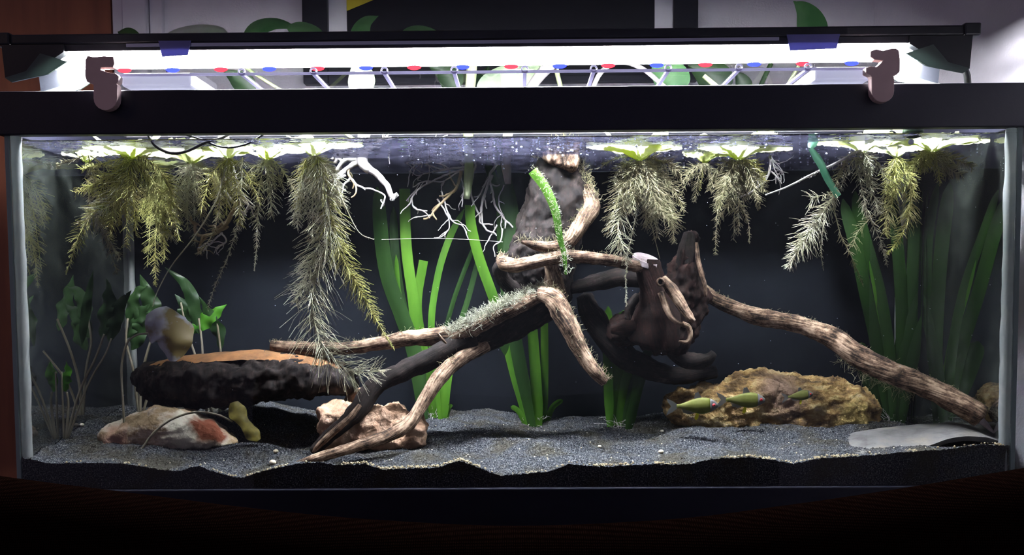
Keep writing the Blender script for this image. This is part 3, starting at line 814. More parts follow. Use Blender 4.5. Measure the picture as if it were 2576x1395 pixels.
m_sand = rock_mat('pinkish_sandstone', [(0.3, (0.30, 0.155, 0.095, 1)), (0.5, (0.52, 0.32, 0.21, 1)), (0.7, (0.66, 0.47, 0.34, 1))], 22, 4.2)
m_ochre = rock_mat('ochre_rock', [(0.32, (0.04, 0.028, 0.014, 1)), (0.43, (0.20, 0.125, 0.06, 1)), (0.52, (0.42, 0.26, 0.10, 1)), (0.61, (0.66, 0.50, 0.24, 1)), (0.72, (0.52, 0.38, 0.29, 1))], 30, 9.4, bands=(1, 1, 2.2))
add_patch(m_ochre, P(2150, 1062, .185), 0.030, (0.62, 0.45, 0.17, 1), nscale=70)
add_patch(m_ochre, P(1965, 985, .185), 0.034, (0.36, 0.235, 0.165, 1), nscale=50, soft=0.03)
m_slate = rock_mat('grey_slate', [(0.32, (0.085, 0.082, 0.078, 1)), (0.52, (0.165, 0.16, 0.157, 1)), (0.70, (0.22, 0.20, 0.16, 1))], 26, 2.0, bump=0.35)

stone('rock', 'low red, white and pink rock under the left end of the dark log',
      [(246, 1098), (262, 1076), (300, 1060), (345, 1040), (395, 1026), (440, 1030), (490, 1045), (545, 1072), (590, 1098), (588, 1125), (480, 1135), (360, 1138), (260, 1132)], 0.115, 0.045, 1.3, m_red, amp=0.005)
stone('rock', 'pinkish tan sandstone rock under the crossing branch tips',
      [(797, 1070), (803, 1030), (830, 1014), (880, 1012), (960, 1014), (1010, 1020), (1060, 1045), (1071, 1085), (1062, 1118), (1000, 1136), (900, 1140), (810, 1125)], 0.125, 0.042, 5.1, m_sand, amp=0.009, fs=34)
stone('rock', 'small pale rock wedged between the dark log and the sandstone',
      [(868, 1010), (880, 990), (905, 975), (935, 985), (950, 1005), (930, 1020), (890, 1022)], 0.18, 0.02, 3.3, m_sand, amp=0.003)
stone('rock', 'large craggy ochre rock behind the fish',
      [(1686, 1010), (1720, 988), (1790, 970), (1860, 948), (1920, 938), (1990, 936), (2060, 945), (2090, 958), (2150, 985), (2195, 1020), (2212, 1060), (2213, 1095), (2100, 1110), (1900, 1100), (1750, 1075), (1690, 1045)], 0.235, 0.055, 8.8, m_ochre, amp=0.009, fs=36)
# slate shelter: a curved slab, hollow beneath at its right end
so = [(2112, 1118), (2122, 1095), (2175, 1082), (2260, 1070), (2340, 1066), (2420, 1068), (2480, 1088), (2530, 1110)]
bo = [(2128, 1140), (2150, 1142), (2200, 1139), (2280, 1138), (2345, 1118), (2400, 1100), (2460, 1098), (2532, 1112)]
k = MB()
tp = crom([tuple(P(x, y, 0.13)) for x, y in so], 40); ft = crom([tuple(P(x, y, 0.028)) for x, y in bo], 40)
nU = 14; grid = []
for i in range(40):
    row = []
    for j in range(nU + 1):
        t = j / nU
        p = tp[i] * (1 - t) + ft[i] * t
        p = p + np.array([0, 0, 0.010 * math.sin(math.pi * t) * (0.4 + 0.6 * math.sin(math.pi * i / 39))])
        p = p + 0.0012 * np.array(mnoise.noise_vector(Vector(p) * 45))
        row.append(p)
    grid.append(row)
G = np.array(grid); th = np.array([0.0, 0.003, -0.0065])
vv = np.vstack([G.reshape(-1, 3), (G + th).reshape(-1, 3)]); off = 40 * (nU + 1); ii = np.arange(off).reshape(40, nU + 1)
ff = [(ii[i, j], ii[i, j + 1], ii[i + 1, j + 1], ii[i + 1, j]) for i in range(39) for j in range(nU)]
ff += [(off + a, off + d, off + c, off + b) for a, b, c, d in ff]
edge = [ii[i, 0] for i in range(40)] + [ii[39, j] for j in range(1, nU + 1)] + [ii[i, nU] for i in range(38, -1, -1)] + [ii[0, j] for j in range(nU - 1, 0, -1)]
ff += [(edge[i], edge[(i + 1) % len(edge)], off + edge[(i + 1) % len(edge)], off + edge[i]) for i in range(len(edge))]
k.add(vv, ff)
o = k.build('slate_shelter', m_slate, smooth=False)
tag(o, 'grey curved slate slab half buried in sand below the long branch', 'rock')
k = MB()
for _ in range(14):
    px, py = rng.uniform(2330, 2510), rng.uniform(1072, 1100); p = P(px, py, 0.09)
    k.ball(p, (0.0022, 0.0014, 0.0008), 6, 4)

# ------------------------------------------------------------------ driftwood
def wood(path, name, m, parent, seed, n=18, step=0.005, amp=0.16, blunt=True, streak=26):
    """gnarled limb: path rows (px, py, Y, radius px)"""
    rows = np.array([tuple(P(x, y, Y)) + (r * S(Y),) for x, y, Y, r in path])
    length = np.linalg.norm(np.diff(rows[:, :3], axis=0), axis=1).sum()
    m_ = max(12, int(length / step))
    c = crom(rows, m_); pts, rad = c[:, :3], np.maximum(c[:, 3], 0.0008)
    T = np.gradient(pts, axis=0); T /= np.linalg.norm(T, axis=1)[:, None]
    ref = np.array([0.1, 1.0, 0.2]); N = ref - (ref @ T[0]) * T[0]; N /= np.linalg.norm(N)
    V, Gr = [], []; s = 0.0
    for i in range(m_):
        if i: s += np.linalg.norm(pts[i] - pts[i - 1])
        N = N - (N @ T[i]) * T[i]; N /= np.linalg.norm(N); B = np.cross(T[i], N)
        for j in range(n):
            a = 2 * math.pi * j / n
            d = math.cos(a) * N + math.sin(a) * B
            twist = a + s * 9
            g = (math.cos(twist) * 3.6 + seed, math.sin(twist) * 3.6, s * streak)
            q = Vector(pts[i] + d * rad[i])
            k_ = 1 + amp * mnoise.fractal(q * (0.5 / max(rad[i], 0.003)) + Vector((seed * 3, 0, 0)), 0.9, 2.0, 4) + 0.08 * mnoise.noise(Vector((g[0] * 2.2, g[1] * 2.2, g[2] * 0.25)))
            V.append(pts[i] + d * rad[i] * k_); Gr.append(g)
    F = [(i * n + j, i * n + (j + 1) % n, (i + 1) * n + (j + 1) % n, (i + 1) * n + j) for i in range(m_ - 1) for j in range(n)]
    for e, sgn in ((0, -1), (m_ - 1, 1)):
        V.append(pts[e] + sgn * T[e] * rad[e] * (0.35 if blunt else 0.8)); Gr.append((seed, 0, s * streak))
        vi = len(V) - 1
        for j in range(n):
            a, b = e * n + j, e * n + (j + 1) % n
            F.append((vi, b, a) if sgn < 0 else (vi, a, b))
    k = MB(); k.add(V, F, Gr)
    o = k.build(name, m, parent, smooth=True)
    return o, pts, rad

def lump(outline, Y, half, seed, m, name, parent, **kw):
    v, f, c = inflate(outline, Y, half, seed, **kw)
    k = MB(); g = [((q[0] - c[0]) * 95 + seed, (q[1] - c[1]) * 95, (q[2] - c[2]) * 30) for q in v]
    k.add(v, f, g)
    return k.build(name, m, parent, smooth=True)

def fuzz(fm, pts, rad, n, length, up=0.6, r0=0.0003):
    """short curly threads on the upper side of a limb"""
    i = rng.integers(0, len(pts), n); base = pts[i]; rr = rad[i]
    a = rng.uniform(0, 2 * math.pi, n)
    d = np.stack([np.cos(a) * 0.8, rng.normal(0, 0.6, n) - 0.2, np.abs(rng.normal(0.3, 0.6, n)) + up], 1)
    d /= np.linalg.norm(d, axis=1)[:, None]
    b = base + d * (rr * 0.95)[:, None] + rng.normal(0, 0.0015, (n, 3))
    L = length * rng.uniform(0.3, 1.0, n)
    C = [b]
    cur = d.copy()
    for s in range(3):
        cur = cur + rng.normal(0, 0.55, (n, 3)); cur /= np.linalg.norm(cur, axis=1)[:, None]
        C.append(C[-1] + cur * (L / 3)[:, None])
    C = np.stack(C, 1)
    fm.hairs(C, np.tile(np.linspace(r0, r0 * 0.7, 4), (n, 1)))

dw = thing('driftwood', 'gnarled upright root wood with arms spreading left onto the pinkish rock', 'driftwood', tuple(P(1250, 1060, 0.14)))
lump([(1338, 425), (1372, 384), (1408, 362), (1445, 368), (1466, 405), (1480, 465), (1492, 508), (1482, 560), (1452, 615), (1440, 700), (1420, 770), (1335, 775),
      (1285, 715), (1262, 672), (1290, 608), (1308, 540), (1322, 480)], 0.205, 0.042, 2.2, M['wood_dark'], 'trunk', dw, amp=0.006, fs=38, craggy=0.15)
ow, p_knob, r_knob = wood([(1478, 470, .185, 14), (1488, 520, .17, 22), (1470, 550, .155, 22), (1448, 585, .145, 20), (1425, 612, .135, 17), (1385, 622, .13, 15), (1345, 616, .125, 12), (1312, 607, .12, 3)], 'branch', M['wood'], dw, 3.1)
lump([(1368, 398), (1385, 378), (1415, 366), (1448, 380), (1452, 408), (1438, 428), (1410, 420), (1385, 412)], 0.165, 0.012, 8.4, M['wood'], 'knot', dw, amp=0.004, fs=60, voxel=0.002)
ow, p_mid, r_mid = wood([(1262, 646, .16, 12), (1268, 662, .135, 18), (1300, 667, .12, 18), (1350, 657, .115, 16), (1400, 648, .112, 17), (1440, 645, .112, 17), (1500, 650, .115, 15), (1560, 660, .125, 15), (1622, 676, .14, 14)], 'branch', M['wood'], dw, 5.7)
wood([(1268, 655, .14, 15), (1256, 675, .15, 18), (1268, 705, .17, 18), (1300, 735, .19, 22)], 'branch', M['wood_dark'], dw, 1.9)
wood([(1386, 662, .14, 17), (1393, 700, .15, 23), (1402, 745, .16, 26), (1405, 780, .17, 24)], 'branch', M['wood'], dw, 12.3)
wood([(1418, 745, .15, 22), (1385, 765, .15, 36), (1330, 792, .145, 42), (1250, 828, .14, 44), (1180, 858, .135, 36), (1120, 880, .132, 26)], 'limb', M['wood_dark'], dw, 6.6, n=24)
ow, p_ridge, r_ridge = wood([(1362, 736, .13, 12), (1340, 750, .122, 20), (1290, 775, .115, 20), (1230, 805, .112, 20), (1180, 832, .112, 20), (1140, 850, .12, 18)], 'ridge', M['wood'], dw, 4.5)
ow, p_hand, r_hand = wood([(1345, 740, .13, 14), (1372, 740, .115, 20), (1398, 755, .11, 26), (1418, 795, .105, 27), (1438, 832, .10, 25), (1456, 872, .098, 21), (1482, 915, .095, 18), (1505, 943, .092, 17), (1522, 962, .09, 11)], 'arm', M['wood'], dw, 9.9)
ow, p_a1, r_a1 = wood([(1165, 852, .125, 26), (1100, 845, .13, 22), (1000, 855, .14, 19), (900, 872, .15, 16), (800, 876, .16, 17), (684, 870, .17, 15)], 'arm', M['wood'], dw, 15.2)
ow, p_a2, r_a2 = wood([(1190, 848, .125, 34), (1100, 893, .115, 28), (1020, 930, .105, 25), (960, 960, .095, 24), (925, 992, .088, 25), (903, 1028, .08, 24), (868, 1062, .07, 20), (820, 1103, .06, 17), (786, 1136, .05, 11)], 'arm', M['wood_dark'], dw, 21.4)
wood([(905, 1018, .058, 6), (880, 1050, .05, 8), (840, 1085, .045, 9), (802, 1120, .042, 8), (788, 1136, .042, 4)], 'pale_streak', M['wood'], dw, 2.8)  # thin strip of the paler wood along the dark arm
ow, p_a3, r_a3 = wood([(1225, 868, .125, 18), (1160, 900, .11, 20), (1105, 950, .095, 19), (1072, 1000, .085, 17), (1040, 1050, .072, 17), (1000, 1085, .06, 16), (930, 1112, .045, 15), (860, 1133, .032, 14), (800, 1150, .024, 12), (738, 1168, .016, 6)], 'arm', M['wood'], dw, 30.1)
wood([(1122, 862, .10, 3), (1108, 848, .094, 4), (1102, 838, .09, 2)], 'twig', M['wood'], dw, 1.2, n=8)
fm = FM(); fuzz(fm, p_ridge, r_ridge, 1500, 0.016); fuzz(fm, p_ridge[len(p_ridge) // 3:], r_ridge[len(p_ridge) // 3:], 900, 0.02)
o = fm.build('algae_tuft', M['moss'], dw); o['kind'] = 'stuff'
fm = FM(); fuzz(fm, p_knob[:len(p_knob) // 2], r_knob[:len(p_knob) // 2], 260, 0.012); fuzz(fm, p_knob[len(p_knob) // 2:], r_knob[len(p_knob) // 2:], 150, 0.014)
fuzz(fm, p_mid, r_mid, 260, 0.007); fuzz(fm, p_hand, r_hand, 420, 0.011); fuzz(fm, p_a1, r_a1, 260, 0.008); fuzz(fm, p_a3[:20], r_a3[:20], 60, 0.012)
tp_ = np.array(path3([(1345, 400, .17), (1375, 378, .17), (1410, 362, .18), (1445, 370, .18), (1480, 470, .18), (1490, 520, .17)])); tp_ = crom(tp_, 40)
fuzz(fm, tp_, np.full(40, 0.004), 420, 0.016)
o = fm.build('algae_fringe', M['root_brown'], dw); o['kind'] = 'stuff'

st2 = thing('driftwood', 'reddish stump wood with sawn flat top and pointed spike right of the centre', 'driftwood', tuple(P(1660, 890, 0.18)))
lump([(1735, 574), (1750, 590), (1754, 640), (1770, 700), (1777, 738), (1772, 800), (1742, 850), (1705, 882), (1625, 872), (1548, 852), (1538, 822), (1578, 765), (1605, 738),
      (1645, 735), (1672, 720), (1690, 668), (1712, 610)], 0.205, 0.035, 7.3, M['wood_red'], 'root_mass', st2, amp=0.008, fs=48)
wood([(1733, 585, .185, 14), (1728, 630, .185, 22), (1722, 680, .19, 26)], 'spike', M['wood_dark'], st2, 17.0)
wood([(1752, 610, .18, 5), (1757, 660, .175, 6), (1772, 715, .172, 6), (1775, 745, .172, 4)], 'rim_edge', M['wood'], st2, 6.1, n=10)
wood([(1627, 662, .145, 33), (1637, 700, .145, 33), (1648, 750, .148, 40), (1650, 800, .155, 60), (1640, 850, .165, 70)], 'stub', M['wood_red'], st2, 13.6, n=28, amp=0.10)
ctr = P(1627, 655, .145); r_ = 34 * S(.145); k = MB(); a = np.linspace(0, 2 * math.pi, 26, endpoint=False)
jit = 1 + 0.05 * rng.normal(size=26)
k.prism([(ctr.x + r_ * j * math.cos(t), ctr.y + r_ * j * math.sin(t), ctr.z - 0.004 - 0.0045 * math.cos(t) + 0.0075 * math.sin(t)) for t, j in zip(a, jit)],
        [(ctr.x + r_ * j * math.cos(t), ctr.y + r_ * j * math.sin(t), ctr.z + 0.003 - 0.0045 * math.cos(t) + 0.0075 * math.sin(t)) for t, j in zip(a, jit)])
k.f = [tuple(reversed(f)) for f in k.f]
k.build('sawn_top', M['cut'], st2)
ow, p_pr, r_pr = wood([(1668, 700, .12, 11), (1690, 728, .112, 15), (1714, 765, .105, 13), (1735, 797, .098, 10), (1746, 808, .095, 6)], 'prong', M['wood'], st2, 11.5)
k = MB(); hp = P(1661, 709, .105); ang = np.linspace(0, 2 * math.pi, 17)
k.tube([(hp.x + .0042 * math.cos(t), hp.y, hp.z + .0046 * math.sin(t)) for t in ang], 0.0014, 8, cap=False); k.build('knot_ring', M['wood'], st2, smooth=True)
k = MB(); k.ball((hp.x, hp.y + 0.003, hp.z), (.0042, .003, .0046), 12, 8); k.build('knot_hole', M['eye_black'], st2, smooth=True)
wood([(1664, 735, .115, 9), (1676, 775, .11, 8), (1692, 803, .108, 6), (1718, 816, .11, 4)], 'prong', M['wood'], st2, 14.9, n=12)
wood([(1716, 814, .12, 8), (1732, 822, .12, 7), (1737, 845, .12, 6), (1728, 860, .12, 6), (1708, 858, .12, 3)], 'curl', M['wood'], st2, 18.2, n=12)
wood([(1540, 828, .16, 12), (1580, 826, .15, 20), (1625, 822, .15, 18)], 'knob', M['wood_red'], st2, 19.3)
wood([(1606, 742, .16, 10), (1586, 770, .165, 12), (1584, 800, .17, 14)], 'root', M['wood_dark'], st2, 20.3)
wood([(1470, 742, .235, 20), (1492, 800, .235, 30), (1560, 888, .235, 32), (1640, 930, .24, 26), (1710, 944, .24, 22), (1800, 935, .25, 16)], 'root', M['wood_dark'], st2, 22.0)
wood([(1690, 880, .2, 20), (1730, 905, .195, 22), (1775, 905, .19, 18), (1796, 888, .185, 10)], 'root', M['wood_dark'], st2, 23.5)
wood([(1430, 725, .2, 14), (1490, 712, .2, 20), (1550, 698, .19, 24), (1610, 700, .18, 22)], 'root', M['wood_dark'], st2, 24.5, streak=12)

br = thing('driftwood', 'long bare branch slanting down to the slate slab', 'driftwood', tuple(P(2480, 1085, 0.045)))
ow, p_br, r_br = wood([(1750, 712, .235, 14), (1800, 752, .22, 17), (1860, 780, .205, 18), (1910, 797, .19, 22), (1960, 805, .175, 21), (2030, 822, .16, 22), (2100, 852, .14, 27), (2150, 890, .125, 28), (2230, 932, .105, 29),
      (2330, 972, .08, 28), (2410, 1012, .062, 30), (2468, 1048, .05, 30)], 'branch', M['wood'], br, 26.2, n=22, amp=0.10)
wood([(2462, 1050, .046, 10), (2482, 1070, .044, 7), (2500, 1088, .042, 2)], 'splinter', M['cut'], br, 27.7, n=8)
fm = FM(); fuzz(fm, p_br, r_br, 240, 0.007)
q = np.array(path3([(2120, 900, .13), (2200, 950, .11), (2300, 985, .09)])); q = crom(q, 30); fuzz(fm, q, np.full(30, .003), 160, 0.022, up=-0.9, r0=0.00025)
o = fm.build('algae_fringe', M['root_brown'], br); o['kind'] = 'stuff'

lg = thing('driftwood', 'thick dark log with orange bare top, coloured as if lit, lying on rocks at the left', 'driftwood', tuple(P(620, 1010, 0.17)))
log_out = [(337, 952), (352, 930), (420, 912), (520, 900), (640, 892), (720, 898), (800, 908), (850, 918), (888, 935), (892, 965), (850, 985), (760, 1000), (640, 1010), (540, 1022), (460, 1024), (400, 1005), (352, 972)]
lump(log_out, 0.165, 0.05, 31.0, M['wood_dark'], 'trunk', lg, amp=0.006, fs=50)
v = []
tops = crom([tuple(P(x, y, .165)) for x, y in [(345, 938), (420, 912), (520, 898), (640, 890), (720, 896), (800, 905), (868, 922)]], 70)  # strip of bare wood whose orange also stands in for light on top
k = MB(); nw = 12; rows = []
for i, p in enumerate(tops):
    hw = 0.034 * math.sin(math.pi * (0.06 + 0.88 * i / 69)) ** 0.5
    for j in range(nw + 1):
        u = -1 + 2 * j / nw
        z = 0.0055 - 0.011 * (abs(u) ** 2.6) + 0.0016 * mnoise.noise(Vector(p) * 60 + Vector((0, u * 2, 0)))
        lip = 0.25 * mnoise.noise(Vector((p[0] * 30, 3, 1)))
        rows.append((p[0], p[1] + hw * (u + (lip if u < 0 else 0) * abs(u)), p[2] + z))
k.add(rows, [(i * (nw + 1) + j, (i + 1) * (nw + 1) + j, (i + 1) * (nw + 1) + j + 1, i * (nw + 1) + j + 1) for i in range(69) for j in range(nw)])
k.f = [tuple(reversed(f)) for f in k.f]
o = k.build('lit_bare_top', M['log_top'], lg, smooth=True); o['label'] = 'orange bare wood, coloured as if lit, along the top of the log'

# ------------------------------------------------------------------ leaf blades
def blade(pts, width, name, m, parent, prof=None, twist=0.0, fold=0.25, n=26, nu=4, wavy=0.0, seed=0, keep_in=True, thick=0.0):
    """strap or leaf along path3 rows; width in metres (max), prof(t) in 0..1; fold lifts the edges; twist (radians, a,b along it)"""
    c = crom(pts, n)
    T = np.gradient(c, axis=0); T /= np.linalg.norm(T, axis=1)[:, None]
    V = []
    tw = twist if isinstance(twist, tuple) else (twist, twist)
    for i in range(n):
        t = i / (n - 1)
        view = np.array([0.0, 1.0, 0.0])
        s = np.cross(T[i], view)
        if np.linalg.norm(s) < 0.2: s = np.array([1.0, 0, 0])
        s /= np.linalg.norm(s); nn = np.cross(s, T[i])
        a = tw[0] * (1 - t) + tw[1] * t
        side = math.cos(a) * s + math.sin(a) * nn; nrm = math.cos(a) * nn - math.sin(a) * s
        w = width * 0.5 * (prof(t) if prof else 1.0)
        for j in range(nu + 1):
            u = -1 + 2 * j / nu
            wob = wavy * w * math.sin(seed + t * 19 + (2.0 if u > 0 else 0)) * abs(u)
            V.append(c[i] + side * w * u * (1 + 0.5 * wavy * mnoise.noise((t * 9, u, seed))) + nrm * (fold * w * abs(u) ** 1.5 + wob))
    V = np.array(V)
    if keep_in: V = fit_in(V)
    F = [(i * (nu + 1) + j, (i + 1) * (nu + 1) + j, (i + 1) * (nu + 1) + j + 1, i * (nu + 1) + j + 1) for i in range(n - 1) for j in range(nu)]
    k = MB(); k.add(V, F)
    return k.build(name, m, parent, smooth=True)
strap = lambda t: min(1.0, 0.55 + 2.2 * t) * (1.0 if t < 0.86 else max(0.12, math.sqrt(max(0, 1 - ((t - 0.86) / 0.14) ** 2))))
cutstrap = lambda t: min(1.0, 0.55 + 2.2 * t)
heart = lambda t: max(0.03, (math.sin(math.pi * min(1, t * 1.02) ** 0.62)) ** 0.8) if t < 0.985 else 0.03
spear = lambda t: max(0.03, math.sin(math.pi * t ** 0.8) ** 0.9) if t < 0.985 else 0.03

def vallis(label, base, Y, leaves, m='val'):
    bx_, by_ = base
    g = P(bx_, by_, Y)
    g.z = SZ(g.x, Y)
    t = thing('grass_plant', label, 'aquatic plant', tuple(g), 'strap leaved plants rooted in the sand')
    for i, lf in enumerate(leaves):
        pts, w = lf[0], lf[1]; mm = lf[2] if len(lf) > 2 else m; pr = lf[3] if len(lf) > 3 else strap
        rows = []
        for j, p in enumerate(pts):
            yy = p[2] if len(p) > 2 else Y + 0.006 * math.sin(i * 2.1 + j * 0.9) + 0.004 * ((i * 7) % 5 - 2)
            rows.append(tuple(P(p[0], p[1], min(max(yy, 0.02), TD - 0.012))))
        rows[0] = (rows[0][0], rows[0][1], SZ(rows[0][0], rows[0][1]) - 0.004)
        blade(rows, w * S(Y), 'leaf', M[mm], t, pr, twist=(0.25 * math.sin(i * 3.3), 0.45 * math.sin(i * 2.3 + 1)), fold=0.2)
    # crown collar and the first root threads
    fm = FM(); n = 26
    a = rng.uniform(0, 2 * math.pi, n); b = np.array(g)[None] + np.stack([np.cos(a) * .006, np.sin(a) * .004, rng.uniform(0, .008, n)], 1)
    C = [b]; d = np.stack([np.cos(a), np.sin(a) * .6, rng.uniform(-.1, .7, n)], 1)
    for s in range(4):
        d = d + rng.normal(0, .45, d.shape); d[:, 2] -= 0.12; d /= np.linalg.norm(d, axis=1)[:, None]
        nx_ = C[-1] + d * rng.uniform(.003, .009, (n, 1)); nx_[:, 1] = np.clip(nx_[:, 1], .01, TD - .008)
        C.append(nx_)
    C = np.stack(C, 1)
    fm.hairs(C, np.tile(np.linspace(.0005, .0003, 5), (n, 1)))
    o = fm.build('root_threads', M['white_root'], t); o['kind'] = 'stuff'
    return t

vallis('green strap leaved plant behind the left arms of the driftwood', (1090, 1045), .27, [
    ([(1066, 1045), (1045, 900), (1012, 800), (975, 700), (958, 600), (948, 470)], 40, 'val_dark'),
    ([(1082, 1045), (1050, 870), (1040, 760), (1022, 620), (1018, 474)], 27, 'val', cutstrap),
    ([(1076, 1045), (1030, 840), (1004, 720), (992, 600), (990, 520)], 22, 'val_dark'),
    ([(1072, 1045), (1036, 860), (1003, 740), (996, 640)], 15, 'val'),
    ([(1100, 1045), (1062, 860), (1050, 760), (1066, 655)], 23, 'val', cutstrap),
    ([(1108, 1045), (1085, 840), (1100, 700), (1130, 600), (1168, 525)], 17, 'val'),
    ([(1118, 1045), (1140, 880), (1180, 740), (1205, 640)], 15, 'val_dark'),
    ([(1112, 1045), (1110, 900), (1140, 760), (1200, 600)], 12, 'val_dark'),
    ([(1112, 1045), (1118, 980), (1130, 900)], 30, 'val', cutstrap), ([(1096, 1045), (1090, 980), (1080, 880)], 30, 'val', cutstrap),
    ([(1120, 1045), (1128, 1028), (1136, 1016)], 12, 'val')])
vallis('bright green strap leaved plant below the driftwood trunk', (1345, 1052), .26, [
    ([(1330, 1050), (1290, 920), (1255, 790), (1205, 650), (1183, 560), (1181, 516)], 27, 'val', cutstrap),
    ([(1335, 1050), (1300, 920), (1270, 860), (1262, 800)], 34, 'val_dark'),
    ([(1345, 1050), (1318, 930), (1300, 860), (1292, 800)], 18, 'val'),
    ([(1356, 1050), (1346, 930), (1340, 850), (1335, 790)], 28, 'val'),
    ([(1368, 1050), (1370, 920), (1370, 800)], 20, 'val', cutstrap),
    ([(1340, 1050), (1296, 850), (1275, 700), (1290, 560), (1270, 450), (1248, 385)], 34, 'val_dark'),
    ([(1338, 1050), (1290, 820), (1262, 620), (1258, 500), (1232, 430), (1212, 375)], 24, 'val_dark'),
    ([(1375, 1050), (1390, 1025), (1415, 1005)], 16, 'val'), ([(1325, 1050), (1305, 1035), (1285, 1022)], 14, 'val')])
vallis('bushy green strap leaved plant with curly white roots left of the fish', (1550, 1052), .25, [
    ([(1535, 1050), (1530, 960), (1528, 860), (1530, 770)], 24, 'val'), ([(1548, 1050), (1550, 950), (1552, 880)], 36, 'val', cutstrap),
    ([(1560, 1050), (1575, 960), (1590, 890)], 34, 'val'), ([(1570, 1050), (1600, 950), (1632, 880), (1645, 850)], 24, 'val_dark'),
    ([(1540, 1050), (1545, 930), (1550, 820), (1570, 780)], 18, 'val'), ([(1580, 1050), (1604, 980), (1620, 930)], 26, 'val_dark')])
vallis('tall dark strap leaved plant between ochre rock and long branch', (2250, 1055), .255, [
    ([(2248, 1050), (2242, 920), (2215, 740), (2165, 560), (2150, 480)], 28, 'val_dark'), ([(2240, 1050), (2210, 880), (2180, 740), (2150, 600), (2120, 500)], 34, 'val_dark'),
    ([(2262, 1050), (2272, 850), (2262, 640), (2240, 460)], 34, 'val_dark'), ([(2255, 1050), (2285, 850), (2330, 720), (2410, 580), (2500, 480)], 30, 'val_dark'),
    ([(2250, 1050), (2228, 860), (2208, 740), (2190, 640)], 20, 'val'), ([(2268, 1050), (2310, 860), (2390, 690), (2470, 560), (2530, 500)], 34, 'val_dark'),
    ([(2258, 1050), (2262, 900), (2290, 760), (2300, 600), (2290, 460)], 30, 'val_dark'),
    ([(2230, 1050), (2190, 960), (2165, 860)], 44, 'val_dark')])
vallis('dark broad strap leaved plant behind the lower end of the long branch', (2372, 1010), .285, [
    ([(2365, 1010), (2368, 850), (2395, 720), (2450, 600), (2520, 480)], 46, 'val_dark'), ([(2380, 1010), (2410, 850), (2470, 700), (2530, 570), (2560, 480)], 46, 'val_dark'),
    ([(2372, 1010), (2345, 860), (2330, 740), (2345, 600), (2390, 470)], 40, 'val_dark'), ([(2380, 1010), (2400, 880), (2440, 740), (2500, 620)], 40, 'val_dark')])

# loose bent blade leaning on the wood, fringed with algae
fb = thing('drifting_blade', 'fuzzy bright green bent blade leaning in front of the driftwood trunk', 'leaf', tuple(P(1422, 690, .1)))
rows = path3([(1340, 428), (1372, 470), (1398, 530), (1408, 590), (1420, 640), (1424, 690)], .098)
blade(rows, 24 * S(.098), 'leaf', M['val'], fb, lambda t: 1.05 - 0.75 * t * t, twist=(0.1, 0.5), fold=0.3)
fm = FM(); fuzz(fm, crom(rows, 60), np.full(60, 0.0045), 380, 0.007, up=0.0); o = fm.build('algae_fringe', M['moss'], fb); o['kind'] = 'stuff'
fb = thing('drifting_blade', 'blue green folded blade hanging at the surface near the right plants', 'leaf', tuple(P(2112, 492, .06)))
blade(path3([(2040, 372), (2066, 410), (2085, 450), (2112, 492)], .06), 23 * S(.06), 'leaf', M['val_teal'], fb, cutstrap, twist=(0.2, 0.5), fold=0.3)
blade(path3([(2038, 372), (2048, 352), (2060, 338)], .062), 22 * S(.06), 'leaf', M['val_teal'], fb, cutstrap, twist=(0.5, 0.5), fold=0.3)

# ------------------------------------------------------------------ floating water lettuce with feathery roots
def feather(fm, pts, lens, n, core=0.0006, lean=0.55, droop=0.5, hr=0.00048):
    """a root strand (world rows) with side hairs; lens: [(t, metres)] hair length along it"""
    N_ = max(14, len(pts) * 6)
    c = fit_in(crom(pts, N_))
    fm.tube(c, np.linspace(core * 1.5, core * 0.6, N_), 5)
    T = np.gradient(c, axis=0); T /= np.linalg.norm(T, axis=1)[:, None]
    t = rng.uniform(0.0, 1.0, n); i = np.minimum((t * (N_ - 1)).astype(int), N_ - 2); fr_ = t * (N_ - 1) - i
    b = c[i] * (1 - fr_)[:, None] + c[i + 1] * fr_[:, None]
    tg = T[i]
    ref = rng.normal(size=(n, 3)); perp = ref - (ref * tg).sum(1)[:, None] * tg; perp /= np.maximum(np.linalg.norm(perp, axis=1), 1e-6)[:, None]
    ln = np.interp(t, [a for a, _ in lens], [q for _, q in lens]) * rng.uniform(0.45, 1.1, n)
    an = rng.normal(lean, 0.16, n)
    d = np.sin(an)[:, None] * tg + np.cos(an)[:, None] * perp
    C = [b]
    for s in range(3):
        C.append(C[-1] + d * (ln / 3)[:, None])
        d = d + droop * 0.3 * tg + np.array([0, 0, -0.10 * droop]) + rng.normal(0, 0.10, (n, 3)); d /= np.linalg.norm(d, axis=1)[:, None]
    C = fit_in(np.stack(C, 1))
    C[:, :, 2] = np.minimum(C[:, :, 2], ZW - 0.001)
    fm.hairs(C, np.tile(np.linspace(hr, hr * 0.5, 4), (n, 1)) * rng.uniform(0.7, 1.2, (n, 1)))

